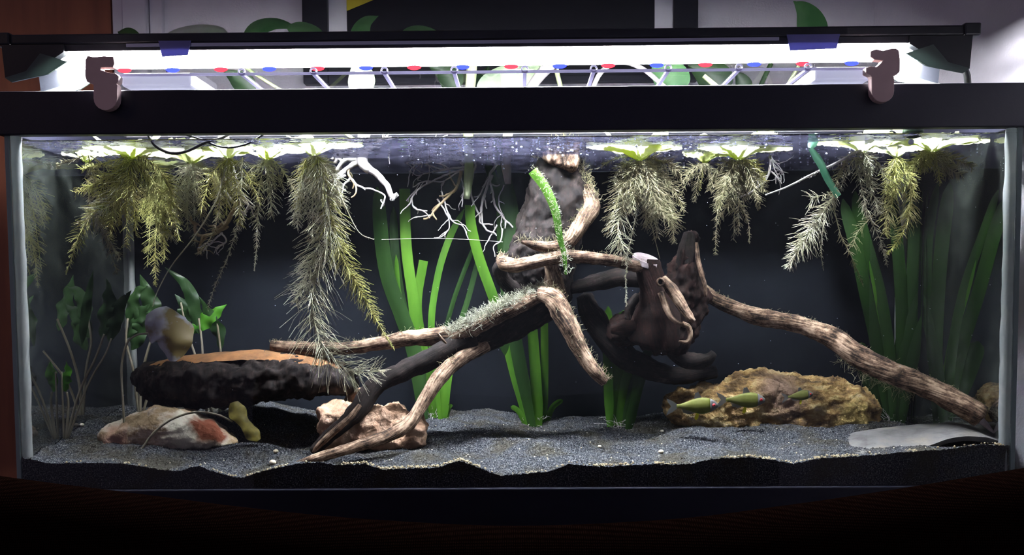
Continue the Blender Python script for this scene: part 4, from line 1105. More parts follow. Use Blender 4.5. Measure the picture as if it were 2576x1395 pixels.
LG = 'water lettuce floating at the surface'
def lettuce(label, px, Y, rad_px, roots, filler, mroot='root_pale', n_leaf=8, deep=0.013, mleaf='lettuce'):
    s = S(Y); x = P(px, 380, Y).x
    base = np.array([x, Y, ZW - deep])
    t = thing('water_lettuce', label, 'floating plant', (x, Y, ZW), LG)
    n_leaf = int(n_leaf * 0.85)
    for i in range(n_leaf):
        a = 2 * math.pi * i / n_leaf + rng.uniform(-0.25, 0.25); R = rad_px * s * rng.uniform(0.8, 1.35)
        dx, dy = math.cos(a) * R, math.sin(a) * R * 0.55
        yy = lambda q: float(np.clip(Y + q, 0.014, TD - 0.02))
        up = (i % 3 == 1)                              # every third leaf stands up, the rest float flat
        if not up: dx *= 1.25
        rows = [tuple(base + np.array([dx * 0.04, 0, 0])), (x + dx * 0.3, yy(dy * 0.3), ZW - deep * 0.42), (x + dx * 0.65, yy(dy * 0.65), ZW + (0.004 if up else -0.0042)),
                (x + dx, yy(dy), ZW + (0.012 + rng.uniform(-.008, .012) if up else -0.0022))]
        c = crom(rows, 12); T = np.gradient(c, axis=0)
        V = []; nu = 4
        for q in range(12):
            tt = q / 11; w = R * 0.36 * (0.25 + 0.75 * min(1, tt * 1.5)) * (1 if tt < 0.75 else max(.25, math.sqrt(max(0, 1 - ((tt - .75) / .26) ** 2))))
            sd = np.array([-math.sin(a), math.cos(a) * 0.6, 0.0])
            for j in range(nu + 1):
                u = -1 + 2 * j / nu
                V.append(c[q] + sd * w * u + np.array([0, 0, 0.28 * w * u * u + 0.0012 * math.sin(q * 1.7 + u * 4)]))
        V = fit_in(np.array(V))
        k = MB(); k.add(V, [(q * (nu + 1) + j, (q + 1) * (nu + 1) + j, (q + 1) * (nu + 1) + j + 1, q * (nu + 1) + j + 1) for q in range(11) for j in range(nu)])
        k.build('leaf', M[mleaf], t, smooth=True)
    for r in roots:
        path, lens, n = r[0], r[1], r[2]; mm = r[3] if len(r) > 3 else mroot; core = r[4] if len(r) > 4 else 0.0006
        rows = []
        for j, p in enumerate(path):
            yy = p[2] if len(p) > 2 else Y + 0.008 * math.sin(j * 1.3 + px)
            rows.append(tuple(P(p[0], p[1], yy)))
        fm = FM(); feather(fm, rows, [(a, q * s) for a, q in lens], n, core=core); fm.build('root', M[mm], t)
    if filler:
        n, length, spread, hl, nh = filler
        fm = FM()
        for i in range(n):
            u = rng.uniform(-1, 1); v_ = rng.uniform(-1, 1); L = length * s * rng.uniform(0.5, 1.0) * (1 - 0.3 * abs(u))
            e = base + np.array([u * spread * s, v_ * spread * s * 0.45, -L])
            m1 = base + np.array([u * spread * s * 0.55, v_ * spread * s * 0.3, -L * 0.32])
            feather(fm, np.array([base, m1, e]), [(0, hl * s * 0.6), (0.4, hl * s), (1, hl * s * 0.35)], nh, core=0.0005, hr=0.00034)
        o = fm.build('root_mass', M[mroot], t); o['kind'] = 'stuff'
    return t

lettuce('small water lettuce with short pale roots nearest the left pane corner', 218, .10, 62,
        [([(222, 385), (190, 400), (150, 412), (112, 418)], [(0, 22), (1, 10)], 50), ([(225, 390), (265, 420), (292, 470)], [(0, 18), (1, 30)], 40),
         ([(222, 390), (238, 470), (262, 580), (296, 690)], [(0, 20), (.5, 38), (1, 10)], 120, 'root_brown')], (4, 170, 60, 30, 60), 'root_brown')
lettuce('dense yellow rooted water lettuce above the left end of the log', 330, .075, 95,
        [([(330, 400), (290, 480), (215, 560), (188, 625), (166, 690)], [(0, 40), (.55, 45), (.8, 22), (1, 3)], 260),
         ([(330, 400), (285, 500), (240, 545), (262, 580), (300, 650)], [(0, 50), (.5, 55), (1, 18)], 260, 'root_pale'),
         ([(340, 390), (385, 410), (415, 450), (432, 500), (425, 545)], [(0, 34), (.6, 40), (1, 30)], 260),
         ([(330, 390), (290, 402), (240, 415), (205, 424)], [(0, 26), (1, 18)], 110), ([(320, 400), (280, 440), (230, 465), (190, 485)], [(0, 40), (1, 22)], 160),
         ([(335, 400), (320, 470), (290, 520), (275, 560)], [(0, 45), (1, 40)], 260)], (12, 240, 125, 48, 130), 'root_yellow', n_leaf=10)
lettuce('water lettuce with long dim roots half hidden behind the yellow rooted one', 400, .21, 90,
        [([(400, 420), (395, 520), (390, 640), (392, 720)], [(0, 40), (.6, 40), (1, 6)], 240)], (8, 290, 75, 42, 110), 'root_yellow')
lettuce('water lettuce beside the dark curved air tube', 480, .115, 85,
        [([(485, 400), (450, 480), (445, 540), (425, 590)], [(0, 45), (1, 30)], 200), ([(480, 400), (500, 480), (510, 560)], [(0, 40), (1, 22)], 200, 'root_brown')], (8, 210, 95, 42, 110), 'root_pale')
lettuce('water lettuce with two long thin bristly roots and a bare trailing thread', 575, .07, 85,
        [([(572, 400), (545, 500), (492, 590), (430, 670), (395, 735), (384, 770)], [(0, 4), (1, 2)], 120, 'root_pale', 0.0009),
         ([(610, 395), (602, 540), (575, 640), (540, 720), (522, 780)], [(0, 34), (.3, 34), (.5, 14), (1, 8)], 220, 'root_pale'),
         ([(560, 400), (545, 560), (500, 640)], [(0, 36), (1, 16)], 160, 'root_brown')], (8, 190, 100, 46, 110), 'root_yellow', n_leaf=9)
lettuce('water lettuce with straight slim bristly roots left of the huge plume', 672, .09, 80,
        [([(668, 400), (652, 470), (648, 540), (645, 620), (640, 682)], [(0, 40), (.4, 36), (.7, 12), (1, 3)], 230),
         ([(672, 400), (678, 470), (682, 542)], [(0, 26), (.5, 48), (1, 26)], 90),
         ([(675, 395), (705, 420), (735, 470)], [(0, 20), (1, 20)], 60)], (5, 130, 70, 30, 70), 'root_pale')
lettuce('water lettuce with the huge feathery plume of roots reaching the log', 790, .055, 90,
        [([(800, 395), (828, 520), (858, 640), (900, 720), (945, 802), (992, 880)], [(0, 50), (.45, 62), (.7, 42), (.88, 16), (1, 3)], 620, 'root_yellow', 0.0010),
         ([(800, 400), (828, 540), (815, 640), (790, 715), (786, 780), (802, 850), (830, 895), (890, 935), (962, 932)], [(0, 60), (.4, 110), (.75, 100), (.95, 70), (1, 20)], 560, 'root_pale', 0.0009),
         ([(795, 400), (812, 520), (800, 620), (770, 690), (745, 760)], [(0, 50), (.6, 80), (1, 30)], 300, 'root_pale'),
         ([(800, 400), (850, 480), (900, 580), (940, 602)], [(0, 6), (1, 6)], 14, 'root_pale', 0.0007),
         ([(770, 400), (755, 450), (750, 530)], [(0, 40), (1, 20)], 120, 'root_yellow'), ([(800, 400), (830, 440), (842, 500)], [(0, 40), (1, 30)], 220, 'root_pale')],
        (10, 230, 85, 50, 130), 'root_pale', n_leaf=8)
lettuce('round water lettuce with a broad skirt of roots right of the driftwood trunk', 1610, .10, 100,
        [([(1600, 410), (1585, 470), (1556, 560), (1560, 610), (1578, 660), (1574, 700), (1576, 770)], [(0, 30), (.35, 60), (.6, 38), (.75, 7), (1, 6)], 300, 'root_pale'),
         ([(1606, 510), (1590, 590), (1578, 640), (1572, 665)], [(0, 14), (1, 12)], 70, 'root_pale'),
         ([(1590, 400), (1560, 425), (1545, 460)], [(0, 26), (1, 22)], 80, 'root_pale'), ([(1625, 400), (1650, 480), (1655, 520), (1690, 555)], [(0, 40), (1, 36)], 200),
         ([(1620, 395), (1680, 410), (1715, 440)], [(0, 40), (1, 26)], 150), ([(1590, 392), (1545, 400), (1502, 425)], [(0, 22), (1, 8)], 60, 'root_pale'),
         ([(1630, 400), (1690, 470), (1722, 535)], [(0, 45), (1, 12)], 170), ([(1630, 520, .12), (1645, 590, .12), (1660, 650, .12)], [(0, 3), (1, 2)], 30, 'root_brown', .0006),
         ([(1685, 500, .16), (1692, 560, .16), (1695, 610, .16)], [(0, 26), (.5, 40), (1, 10)], 90, 'root_brown')],
        (13, 235, 95, 60, 150), 'root_brown', n_leaf=11, deep=0.016)
lettuce('small water lettuce with one straight root between two larger ones', 1772, .15, 60,
        [([(1772, 385), (1768, 430), (1760, 480)], [(0, 26), (1, 3)], 40, 'root_yellow')], (5, 120, 70, 30, 80), 'root_brown', n_leaf=7)
lettuce('water lettuce with brown roots and white specks right of the small one', 1858, .11, 90,
        [([(1870, 400), (1905, 420), (1920, 455)], [(0, 32), (1, 16)], 140, 'root_yellow'), ([(1845, 400), (1805, 425), (1785, 480)], [(0, 32), (1, 16)], 110),
         ([(1850, 410), (1838, 500), (1805, 560), (1800, 640)], [(0, 30), (.5, 24), (1, 8)], 130, 'root_brown'), ([(1860, 410), (1850, 480), (1882, 560), (1885, 610)], [(0, 30), (1, 6)], 110, 'root_brown')],
        (11, 200, 85, 40, 120), 'root_brown', n_leaf=10, deep=0.015)
lettuce('water lettuce with a white tapering root slanting left and a drooping plume', 2170, .07, 75,
        [([(2185, 370), (2150, 385), (2100, 412), (2040, 440), (1980, 470), (1926, 490)], [(0, 26), (.4, 14), (.7, 5), (1, 1)], 130, 'white_root', 0.0016),
         ([(2150, 395), (2165, 460), (2185, 540), (2215, 605), (2232, 670)], [(0, 30), (.6, 28), (1, 6)], 190, 'root_pale'),
         ([(2160, 395), (2190, 470), (2212, 535)], [(0, 26), (.6, 36), (1, 16)], 130, 'root_pale'),
         ([(2105, 495), (2075, 490), (2040, 500)], [(0, 3), (1, 40)], 50, 'root_pale'),
         ([(2100, 492), (2060, 550), (2020, 610), (1985, 670)], [(0, 30), (.5, 66), (1, 20)], 330, 'root_pale'),
         ([(2076, 540), (2068, 590), (2066, 640), (2072, 680)], [(0, 30), (.6, 12), (1, 2)], 60, 'root_pale'),
         ([(2092, 500), (2115, 590), (2140, 640), (2172, 720)], [(0, 12), (.6, 20), (1, 4)], 100, 'root_brown'),
         ([(2130, 400), (2110, 440), (2096, 490)], [(0, 36), (1, 20)], 110, 'root_brown')], (5, 120, 70, 30, 80), 'root_pale')
lettuce('water lettuce with two curved leaf shaped root plumes near the right pane', 2255, .115, 70,
        [([(2255, 400), (2250, 480), (2232, 545), (2228, 592)], [(0, 34), (.6, 44), (1, 16)], 220, 'root_yellow'),
         ([(2270, 400), (2290, 470), (2285, 550), (2262, 600), (2228, 643)], [(0, 34), (.5, 42), (1, 8)], 300, 'root_yellow'),
         ([(2250, 400), (2210, 520), (2160, 580), (2145, 620)], [(0, 20), (1, 34)], 90, 'root_brown')], (6, 150, 55, 34, 100), 'root_yellow')
lettuce('orange brown rooted water lettuce closest to the right pane', 2345, .065, 85,
        [([(2340, 385), (2400, 400), (2450, 420)], [(0, 46), (1, 14)], 160, 'root_brown'), ([(2340, 385), (2380, 420), (2420, 440)], [(0, 50), (1, 20)], 140, 'root_brown'),
         ([(2335, 380), (2325, 400), (2318, 415)], [(0, 30), (1, 26)], 160, 'root_yellow')], (4, 90, 70, 34, 90), 'root_yellow', n_leaf=9)

# ------------------------------------------------------------------ pothos cuttings rooted in the tank
def rootlet(fm, pts, r0, Y, branch=3, tone=1.0, wig=5):
    rows = []
    for i, p in enumerate(pts):
        rows.append(tuple(P(p[0], p[1], p[2] if len(p) > 2 else Y)))
    n = max(10, len(pts) * 7)
    c = crom(rows, n); s = S(Y)
    for i in range(1, n - 1):
        c[i] += np.array(mnoise.noise_vector(Vector(c[i]) * 120)) * s * wig * 0.5
    c = fit_in(c)
    r0 = r0 * (0.8 if r0 < 7 else 1.0)
    r = np.linspace(r0, r0 * 0.55, n) * s
    fm.tube(c, r, 6)
    for b in range(branch):
        i = int(rng.uniform(0.2, 0.95) * (n - 1)); d = c[min(i + 1, n - 1)] - c[i - 1]; d /= np.linalg.norm(d)
        d = d + rng.normal(0, 0.7, 3) * np.array([1, .5, 1]); d /= np.linalg.norm(d)
        L = rng.uniform(14, 55) * s; q = [c[i]]
        for k_ in range(6):
            d = d + rng.normal(0, 0.28, 3) + np.array([0, 0, -0.08]); d /= np.linalg.norm(d); q.append(q[-1] + d * L / 6)
        fm.tube(fit_in(np.array(q)), np.linspace(r0 * 0.62, r0 * 0.35, 7) * s, 5)

def pothos(label, stem, Y, roots, leaves, sr=11, mroot='white_root', mstem='stem', petioles=()):
    base = P(stem[-1][0], stem[-1][1], stem[-1][2] if len(stem[-1]) > 2 else Y)
    t = thing('pothos', label, 'houseplant', tuple(base), 'pothos cuttings rooted in the aquarium')
    rows = crom([tuple(P(p[0], p[1], p[2] if len(p) > 2 else Y)) for p in stem], 26)
    k = MB(); bul = (1 + 0.08 * np.sin(np.linspace(0, 16, 26))) * np.interp(np.linspace(0, 1, 26), [0, .8, 1], [1, 1, .62]); k.tube(rows, sr * S(Y) * bul, 12); k.build('stem', M[mstem], t, smooth=True)
    for r in roots:
        fm = FM(); rootlet(fm, r[0], r[1], Y, (r[2] if len(r) > 2 else 3) * 3 // 2); fm.build('root', M[r[3]] if len(r) > 3 else M[mroot], t)
    for lf in leaves:
        pts, w, mm = lf[0], lf[1], lf[2]; tw = lf[3] if len(lf) > 3 else (0.2, 0.5)
        YY = pts[0][2]
        blade(path3(pts), w * S(YY), 'leaf', M[mm], t, heart, twist=tw, fold=0.25, keep_in=False, nu=8, n=22)
    for pt in petioles:
        k = MB(); k.tube(crom(path3(pt[0]), 20), pt[1] * S(pt[0][0][2]), 8); k.build('petiole', M[pt[2] if len(pt) > 2 else 'stem'], t, smooth=True)
    return t

pothos('pothos cutting with thick bright white roots above the tall green blades', [(905, 160, .12), (925, 230, .14), (918, 320, .16), (910, 400, .17), (930, 430, .17)], .17, [
    ([(905, 405), (950, 440), (975, 470), (988, 495), (1000, 488)], 11, 1), ([(910, 400), (870, 425), (850, 440)], 9, 2), ([(912, 395), (945, 385), (962, 370), (955, 350)], 5, 2),
    ([(950, 380), (975, 375), (992, 388)], 3, 0), ([(955, 360), (985, 352)], 3, 0), ([(960, 372), (975, 392), (980, 412)], 3, 0), ([(885, 450), (905, 470), (945, 478), (968, 495), (958, 525)], 4, 2),
    ([(880, 445), (862, 470), (870, 478)], 4, 1), ([(870, 440), (845, 455), (835, 480), (830, 520)], 4, 3), ([(905, 410), (880, 420), (878, 440), (890, 460)], 6, 2, 'brown_root'), ([(905, 385), (880, 372), (858, 385), (842, 410)], 9, 3), ([(900, 400), (868, 402), (846, 430)], 8, 3), ([(915, 380), (935, 362), (960, 350), (985, 345)], 5, 2)],
    [([(394, 112, .22), (440, 84, .22), (505, 70, .22), (560, 76, .22), (578, 112, .22)], 44, 'leaf_pale', (0.5, 0.7)),
     ([(332, 118, .30), (318, 92, .30), (296, 80, .30)], 60, 'leaf_dark', (0.2, 0.2)),
     ([(905, 235, .2), (905, 195, .2), (900, 165, .2), (895, 140, .2)], 74, 'leaf_pale', (0.3, 0.2)),
     ([(640, 235, .26), (600, 205, .26), (580, 190, .26), (560, 178, .26)], 60, 'leaf_dark', (0.3, 0.5))], sr=16, mstem='white_root',
    petioles=[([(578, 112, .22), (620, 170, .22), (760, 260, .2), (905, 360, .17)], 4)])
pothos('pothos cutting on a pale green stem with a net of fine crooked roots', [(1188, 150, .2), (1182, 240, .22), (1178, 340, .23), (1180, 420, .23), (1174, 500, .23)], .23, [
    ([(1170, 425), (1120, 440), (1060, 470), (1036, 500), (1045, 525), (1075, 530)], 4, 4), ([(1170, 420), (1110, 425), (1060, 410), (1035, 425), (1025, 470)], 3.5, 4),
    ([(1165, 415), (1130, 385), (1095, 375), (1060, 390), (1058, 360)], 3.5, 4), ([(1160, 430), (1150, 470), (1110, 510), (1080, 545), (1065, 550)], 6, 3, 'brown_root'),
    ([(1100, 500), (1125, 540), (1130, 570), (1120, 590)], 3, 3), ([(1110, 480), (1135, 550), (1165, 570), (1178, 600)], 3, 4), ([(1160, 440), (1165, 480), (1162, 520)], 2.5, 2),
    ([(1110, 400), (1100, 370), (1102, 350)], 4, 3), ([(1090, 540), (1050, 545), (1036, 550)], 2.5, 1), ([(1165, 425), (1115, 455), (1070, 455), (1040, 470)], 3, 4),
    ([(1155, 420), (1090, 432), (1050, 440), (1028, 430)], 2.5, 4)],
    [([(612, 112, .28), (640, 70, .28), (690, 56, .28), (735, 66, .28), (752, 74, .28)], 56, 'leaf', (0.4, 0.7)),
     ([(722, 72, .24), (760, 70, .24), (800, 82, .24), (822, 112, .24)], 44, 'leaf', (0.3, 0.6)),
     ([(895, 112, .3), (905, 75, .3), (922, 52, .3), (952, 40, .3)], 52, 'leaf', (0.2, 0.4)),
     ([(1000, 108, .26), (1030, 80, .26), (1075, 78, .26), (1132, 100, .26)], 44, 'leaf', (0.5, 0.5)),
     ([(1150, 225, .27), (1135, 200, .27), (1112, 180, .27), (1078, 166, .27)], 62, 'leaf_dark', (0.2, 0.4)),
     ([(1195, 225, .29), (1215, 195, .29), (1230, 165, .29)], 46, 'leaf_dark', (0.3, 0.4))], sr=12)
pothos('pothos cutting with a bare bright stem and long looping white roots', [(1400, 150, .24), (1350, 200, .25), (1290, 300, .25), (1272, 380, .25), (1278, 462, .25)], .25, [
    ([(1255, 385), (1235, 372), (1205, 395), (1190, 440), (1185, 490), (1205, 540), (1208, 560), (1240, 565)], 4.5, 1),
    ([(1262, 400), (1232, 440), (1240, 480), (1245, 515), (1265, 545), (1290, 572)], 5, 4), ([(1238, 440), (1215, 500), (1210, 545), (1222, 575), (1245, 588)], 5, 2),
    ([(1230, 450), (1205, 490), (1192, 495)], 3, 1), ([(1250, 565), (1235, 590), (1222, 612)], 3, 1), ([(1264, 575), (1258, 605), (1242, 620), (1245, 645)], 3, 0),
    ([(1268, 465), (1255, 500), (1262, 540), (1262, 560)], 2.5, 3)], # hanging strands

    [([(1205, 250, .25), (1250, 220, .25), (1300, 190, .25), (1370, 165, .25)], 105, 'leaf_pale', (0.15, 0.3)),
     ([(1400, 112, .3), (1404, 95, .3), (1411, 78, .3)], 10, 'leaf_pale', (0.1, 0.1))], sr=13, mstem='white_root',
    petioles=[([(1395, 150, .25), (1403, 190, .25), (1412, 225, .25)], 6), ([(1488, 228, .24), (1512, 182, .24), (1555, 156, .24), (1615, 172, .24), (1680, 226, .24)], 6, 'white_root')])
pothos('pothos cutting with pinkish white roots beside the brown rooted lettuce', [(1770, 190, .2), (1850, 260, .2), (1910, 330, .2), (1932, 375, .19), (1938, 400, .19)], .19, [
    ([(1932, 370), (1938, 410), (1932, 440), (1912, 465), (1882, 488)], 5, 3), ([(1935, 380), (1950, 430), (1962, 450)], 3, 4), ([(1940, 400), (1965, 425), (1968, 440)], 2.5, 3),
    ([(1938, 430), (1955, 445), (1966, 462)], 3, 3)],
    [([(2052, 112, .26), (2040, 60, .26), (2022, 25, .26), (1996, 3, .26)], 72, 'leaf', (0.3, 0.5)),
     ([(1700, 230, .27), (1690, 200, .27), (1660, 180, .27), (1640, 160, .27)], 88, 'leaf', (0.2, 0.4)),
     ([(1830, 230, .3), (1800, 200, .3), (1770, 180, .3), (1730, 165, .3)], 84, 'leaf_dark', (0.2, 0.4)),
     ([(1880, 230, .31), (1865, 200, .31), (1850, 180, .31)], 40, 'leaf_dark', (0.2, 0.4))], sr=6,
    petioles=[([(1940, 160, .28), (1925, 190, .28), (1908, 228, .28)], 6, 'leaf_dark'), ([(2048, 108, .26), (1990, 200, .24), (1930, 330, .2)], 5)])
pothos('pothos cutting with tan knotted roots among the left lettuce', [(560, 330, .13), (572, 400, .12), (585, 450, .115), (598, 490, .115)], .115, [
    ([(572, 440), (560, 470), (580, 500), (610, 535), (622, 530)], 6, 2), ([(600, 505), (570, 560), (545, 585), (505, 592), (492, 580), (492, 565)], 7, 3, 'brown_root'),
    ([(478, 545), (482, 560), (500, 565)], 5, 1, 'brown_root'), ([(545, 585), (555, 580), (575, 570)], 6, 0, 'brown_root'), ([(520, 595), (500, 620), (500, 640)], 4, 3, 'brown_root'),
    ([(555, 585), (570, 605), (545, 625)], 3, 3), ([(600, 470), (622, 510), (640, 525)], 5, 2), ([(560, 585), (530, 610), (510, 632)], 3, 3), ([(610, 500), (628, 520), (615, 530)], 5, 1)], [], sr=13, mstem='white_root')

# ------------------------------------------------------------------ lily and left-hand plants
def vein_leaf(pts, w, m, parent, prof, tw=(0.2, 0.5), wavy=0.25, seed=1.0, Y=0.1, name='leaf', fold=0.3):
    return blade(path3(pts), w * S(Y), name, M[m], parent, prof, twist=tw, fold=fold, wavy=wavy, seed=seed, nu=8, n=26)
ll = thing('water_lily', 'curled grey brown lily leaf on an arching stalk above the log', 'aquatic plant', tuple(P(318, 1116, .1)))
vein_leaf([(392, 775, .115), (412, 812, .11), (430, 850, .105), (430, 908, .11)], 108, 'lily', ll, lambda t: max(.05, math.sin(math.pi * (0.12 + 0.85 * t)) ** 0.7), tw=(0.5, -0.1), wavy=0.14, seed=2.0, Y=.11, fold=0.55)
k = MB(); g = P(316, 1116, .085); rows = [(g.x, g.y, SZ(g.x, g.y) - .004)] + path3([(310, 1020, .09), (306, 920, .10), (320, 862, .105), (345, 842, .11), (372, 838, .11)])
k.tube(crom(rows, 40), np.linspace(3.4, 2.6, 40) * S(.1), 8); k.build('stalk', M['lily_stem'], ll, smooth=True)
yl = thing('water_lily', 'yellowed drooping lily leaf on a bowed stalk over the red and white rock', 'aquatic plant', tuple(P(355, 1135, .06)))
vein_leaf([(588, 1010, .08), (600, 1040, .075), (625, 1075, .07), (652, 1106, .07)], 54, 'yellow_leaf', yl, lambda t: max(.06, (0.75 + 0.25 * math.sin(9 * t)) * math.sin(math.pi * (0.1 + 0.86 * t)) ** 0.6), tw=(0.3, 0.7), wavy=0.22, seed=5.0, Y=.07, fold=0.4)
k = MB(); g = P(352, 1132, .055); rows = [(g.x, g.y, SZ(g.x, g.y) - .004)] + path3([(385, 1090, .06), (430, 1055, .065), (490, 1036, .07), (545, 1042, .075), (585, 1060, .077)])
k.tube(crom(rows, 40), np.linspace(3.0, 2.6, 40) * S(.07), 8); k.build('stalk', M['lily_stem'], yl, smooth=True)

def leafy(label, base, Y, stems, leaves):
    g = P(base[0], base[1], Y); g.z = SZ(g.x, Y)
    t = thing('leafy_plant', label, 'aquatic plant', tuple(g))
    for pts, r in stems:
        rows = [tuple(P(p[0], p[1], p[2] if len(p) > 2 else Y)) for p in pts]
        rows[0] = (rows[0][0], rows[0][1], SZ(rows[0][0], rows[0][1]) - .003)
        k = MB(); k.tube(fit_in(crom(rows, 24)), np.linspace(r, r * .7, 24) * S(Y), 7); k.build('stalk', M['lily_stem'], t, smooth=True)
    for i, (pts, w, m) in enumerate(leaves):
        vein_leaf([(p[0], p[1], p[2] if len(p) > 2 else Y) for p in pts], w, m, t, spear, tw=(0.3 * math.sin(i * 2.2), 0.5 * math.cos(i)), wavy=0.3, seed=i * 1.7, Y=Y)
    return t
leafy('dim plant with wavy dark leaves and one small green leaf in the left rear', (352, 1030), .25, [
    ([(352, 1030), (355, 960), (372, 880), (400, 800)], 4), ([(350, 1030), (335, 930), (318, 860), (322, 800)], 4), ([(356, 1030), (385, 960), (440, 880)], 3.5)],
    [([(322, 810), (330, 770), (345, 730), (372, 718)], 34, 'leaf_dark'), ([(318, 850), (345, 800), (368, 770), (380, 760)], 40, 'leaf_dark'), ([(398, 830), (390, 790), (375, 750), (352, 690)], 44, 'leaf_dark'),
     ([(330, 880), (345, 850), (352, 810), (340, 770)], 40, 'leaf_dark')])
leafy('bright pointed green leaf plant rising behind the log', (540, 1020), .24, [
    ([(520, 1020), (512, 930), (508, 860), (500, 800)], 3.5), ([(552, 1020), (556, 930), (555, 880), (545, 800)], 3.5), ([(535, 1020), (500, 920), (470, 830), (455, 760)], 3.5)],
    [([(478, 838), (505, 812), (535, 790), (570, 765)], 42, 'green_leaf'), ([(555, 880), (550, 840), (530, 800), (500, 745)], 36, 'leaf_dark'), ([(500, 840), (490, 780), (470, 720), (415, 672)], 34, 'leaf_dark'),
     ([(450, 850), (460, 800), (465, 770), (440, 740)], 40, 'leaf_dark')])
leafy('small plant with one upright bright green leaf near the left pane', (165, 1055), .10, [
    ([(165, 1060), (172, 1020), (168, 985)], 4), ([(165, 1060), (200, 985), (240, 900), (262, 840)], 3.6), ([(168, 1060), (220, 970), (265, 890), (280, 850)], 3.0), ([(160, 1060), (130, 1000), (95, 960), (60, 935)], 3)],
    [([(165, 985), (160, 960), (168, 935), (166, 908)], 32, 'green_leaf'), ([(255, 850), (262, 800), (272, 740), (268, 700)], 46, 'leaf_dark'), ([(275, 860), (285, 820), (300, 770), (330, 730)], 38, 'leaf_dark'),
     ([(205, 870), (212, 800), (225, 730), (235, 680)], 24, 'leaf_dark')])

# ------------------------------------------------------------------ fish
def fish(label, nose, tail, Y, yaw=0.0, blur=False):
    pn, pt = P(nose[0], nose[1], Y), P(tail[0], tail[1], Y)
    L = (pn - pt).length; d = (pn - pt).normalized()
    up = Vector((0, 1, 0)).cross(d).normalized()
    if up.z < 0: up = -up
    side = d.cross(up)
    f = thing('fish', label, 'fish', tuple(pt), 'small yellow green fish swimming right')
    f.location = (pn + pt) / 2
    W = lambda x, y, z: tuple(pt + d * (x * L) + side * (y * L) + up * (z * L))
    # profile: t from tail base to nose, top and bottom height, half thickness
    prof = [(0.0, .045, -.045, .012), (0.10, .055, -.055, .02), (0.25, .105, -.10, .04), (0.42, .165, -.165, .06), (0.58, .195, -.195, .072), (0.72, .185, -.18, .075), (0.84, .145, -.135, .066), (0.93, .09, -.085, .048), (0.985, .035, -.045, .022)]
    pr = crom([(a, b, c) for a, b, c, _ in prof], 26); pw = np.interp(pr[:, 0], [a for a, *_ in prof], [w for *_, w in prof])
    def loft(t0, t1, name, m):
        k = MB(); n = 14; sel = [i for i in range(26) if t0 - 0.02 <= pr[i, 0] <= t1 + 0.02]; V = []
        for i in sel:
            mid, h = (pr[i, 1] + pr[i, 2]) / 2, (pr[i, 1] - pr[i, 2]) / 2
            for j in range(n):
                a = 2 * math.pi * j / n; V.append(W(pr[i, 0], pw[i] * math.sin(a), mid + h * math.cos(a)))
        F = [(i * n + j, i * n + (j + 1) % n, (i + 1) * n + (j + 1) % n, (i + 1) * n + j) for i in range(len(sel) - 1) for j in range(n)]
        F += [tuple(range(n))[::-1], tuple((len(sel) - 1) * n + j for j in range(n))]
        k.add(V, F); return k.build(name, m, f, smooth=True)
    loft(0.0, 0.79, 'body', M['fish']); loft(0.78, 1.0, 'head', M['fish_head'])
    def fin(pts, name, m, lean=0.0, parent=f):
        k = MB(); a = [W(x, -0.004 + lean * abs(z) , z) for x, z in pts]; b = [W(x, 0.004 + lean * abs(z), z) for x, z in pts]; k.prism(a, b); return k.build(name, m, parent)
    fin([(0.03, .04), (-.10, .13), (-.24, .19), (-.20, .09), (-.13, 0), (-.2, -.10), (-.25, -.22), (-.10, -.14), (0.03, -.04)], 'tail_fin', M['fin'])
    fin([(.42, .155), (.44, .30), (.52, .33), (.60, .185)], 'dorsal_fin', M['fin'])
    fin([(.12, -.055), (.16, -.16), (.30, -.20), (.44, -.165)], 'anal_fin', M['fin'])
    fin([(.46, -.17), (.42, -.30), (.46, -.35), (.51, -.30), (.53, -.18)], 'pelvic_fin', M['fin_yellow'])
    fin([(.70, -.05), (.60, -.10), (.60, -.02)], 'pectoral_fin', M['fin'], lean=-1.6)
    for sd in (-1, 1):
        c = W(0.875, sd * 0.058, 0.02)
        k = MB(); k.ball(c, 0.036 * L, 12, 8); e = k.build('eye', M['eye_red'], f, smooth=True)
        k = MB(); k.ball(W(0.877, sd * 0.078, 0.02), 0.020 * L, 10, 6); k.build('pupil', M['eye_black'], e, smooth=True)
    return f
fish('yellow green fish with red eye, leftmost of the three fish by the ochre rock', (1808, 1019), (1702, 1021), .10)
fish('yellow green fish with red eye, middle one of the three fish by the ochre rock', (1926, 1006), (1826, 1005), .12)
fish('dim yellow green fish, rightmost of the three fish by the ochre rock', (2046, 990), (1982, 998), .165)

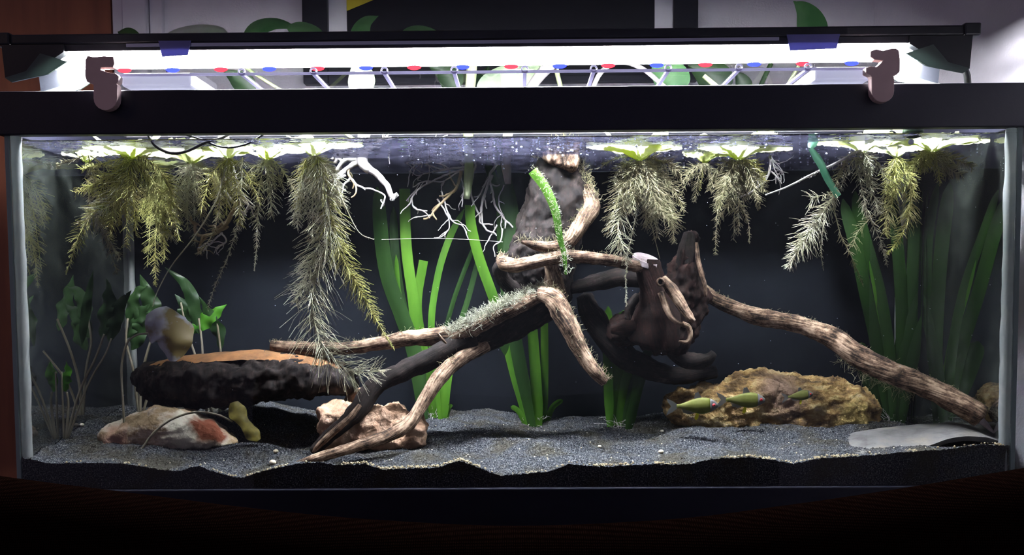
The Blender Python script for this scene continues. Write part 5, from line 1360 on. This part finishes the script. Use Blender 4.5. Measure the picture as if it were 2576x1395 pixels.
# ------------------------------------------------------------------ cords and small things
ct = thing('air_tube', 'thin dark air tube looping below the rim among the left lettuce', 'tube', tuple(P(500, 352, .02)))
k = MB(); k.tube(crom(path3([(368, 330, .018), (380, 352, .02), (395, 370, .02), (430, 385, .02), (470, 380, .02), (520, 357, .02), (562, 345, .022), (600, 320, .03)]), 50), 3.6 * S(.02), 8); k.build('tube', M['cord'], ct, smooth=True)
ct = thing('air_tube', 'black wire sagging beneath the rim behind the dark air tube', 'wire', tuple(P(570, 370, .03)))
k = MB(); k.tube(crom(path3([(460, 336, .026), (510, 352, .03), (550, 368, .03), (590, 370, .03), (630, 358, .03), (662, 338, .03)]), 40), 2.6 * S(.03), 8); k.build('wire', M['cable'], ct, smooth=True)
dk = thing('leaf_stub', 'dark round leaf tip dipping into the water near the right corner', 'leaf', tuple(P(2295, 335, .03)))
k = MB(); k.ball(P(2297, 332, .03), (27 * S(.03), 0.008, 16 * S(.03)), 14, 10); k.build('leaf', M['leaf_dark'], dk, smooth=True)
dk2 = MB(); dk2.ball(P(2292, 357, .028), 7 * S(.03), 12, 8)
o = dk2.build('air_bubble', M['bubble'], smooth=True); tag(o, 'single air bubble under the dark leaf tip', 'bubble')
k = MB()
for _ in range(330):
    px = rng.uniform(1000, 2150) if rng.random() < 0.75 else rng.uniform(60, 2500); Y = rng.uniform(.01, .3)
    p = P(px, 500, Y); z = ZW - abs(rng.normal(0, .004)) - .001; r = abs(rng.normal(.0006, .0005)) + .0003
    k.ball((float(np.clip(p.x, -.58, .58)), Y, z), (r, r, r * .8), 6, 4)
for _ in range(140):
    p = P(rng.uniform(100, 2450), rng.uniform(420, 1000), rng.uniform(.02, .3)); r = rng.uniform(.00025, .0006)
    if p.z > SZ(p.x, p.y) + .01 and abs(p.x) < .59: k.ball(p, r, 5, 4)
o = k.build('bubbles', M['bubble'], smooth=True); tag(o, 'tiny air bubbles under the water surface and in the water', 'bubbles', kind='stuff')
ft_ = thing('root_thread', 'fine white thread stretched level behind the pothos roots', 'thread', tuple(P(1120, 602, .2)))
k = MB(); k.tube(crom(path3([(960, 602, .22), (1080, 599, .22), (1180, 602, .22), (1265, 608, .22)]), 30), 0.0003, 5); k.build('thread', M['white_root'], ft_)
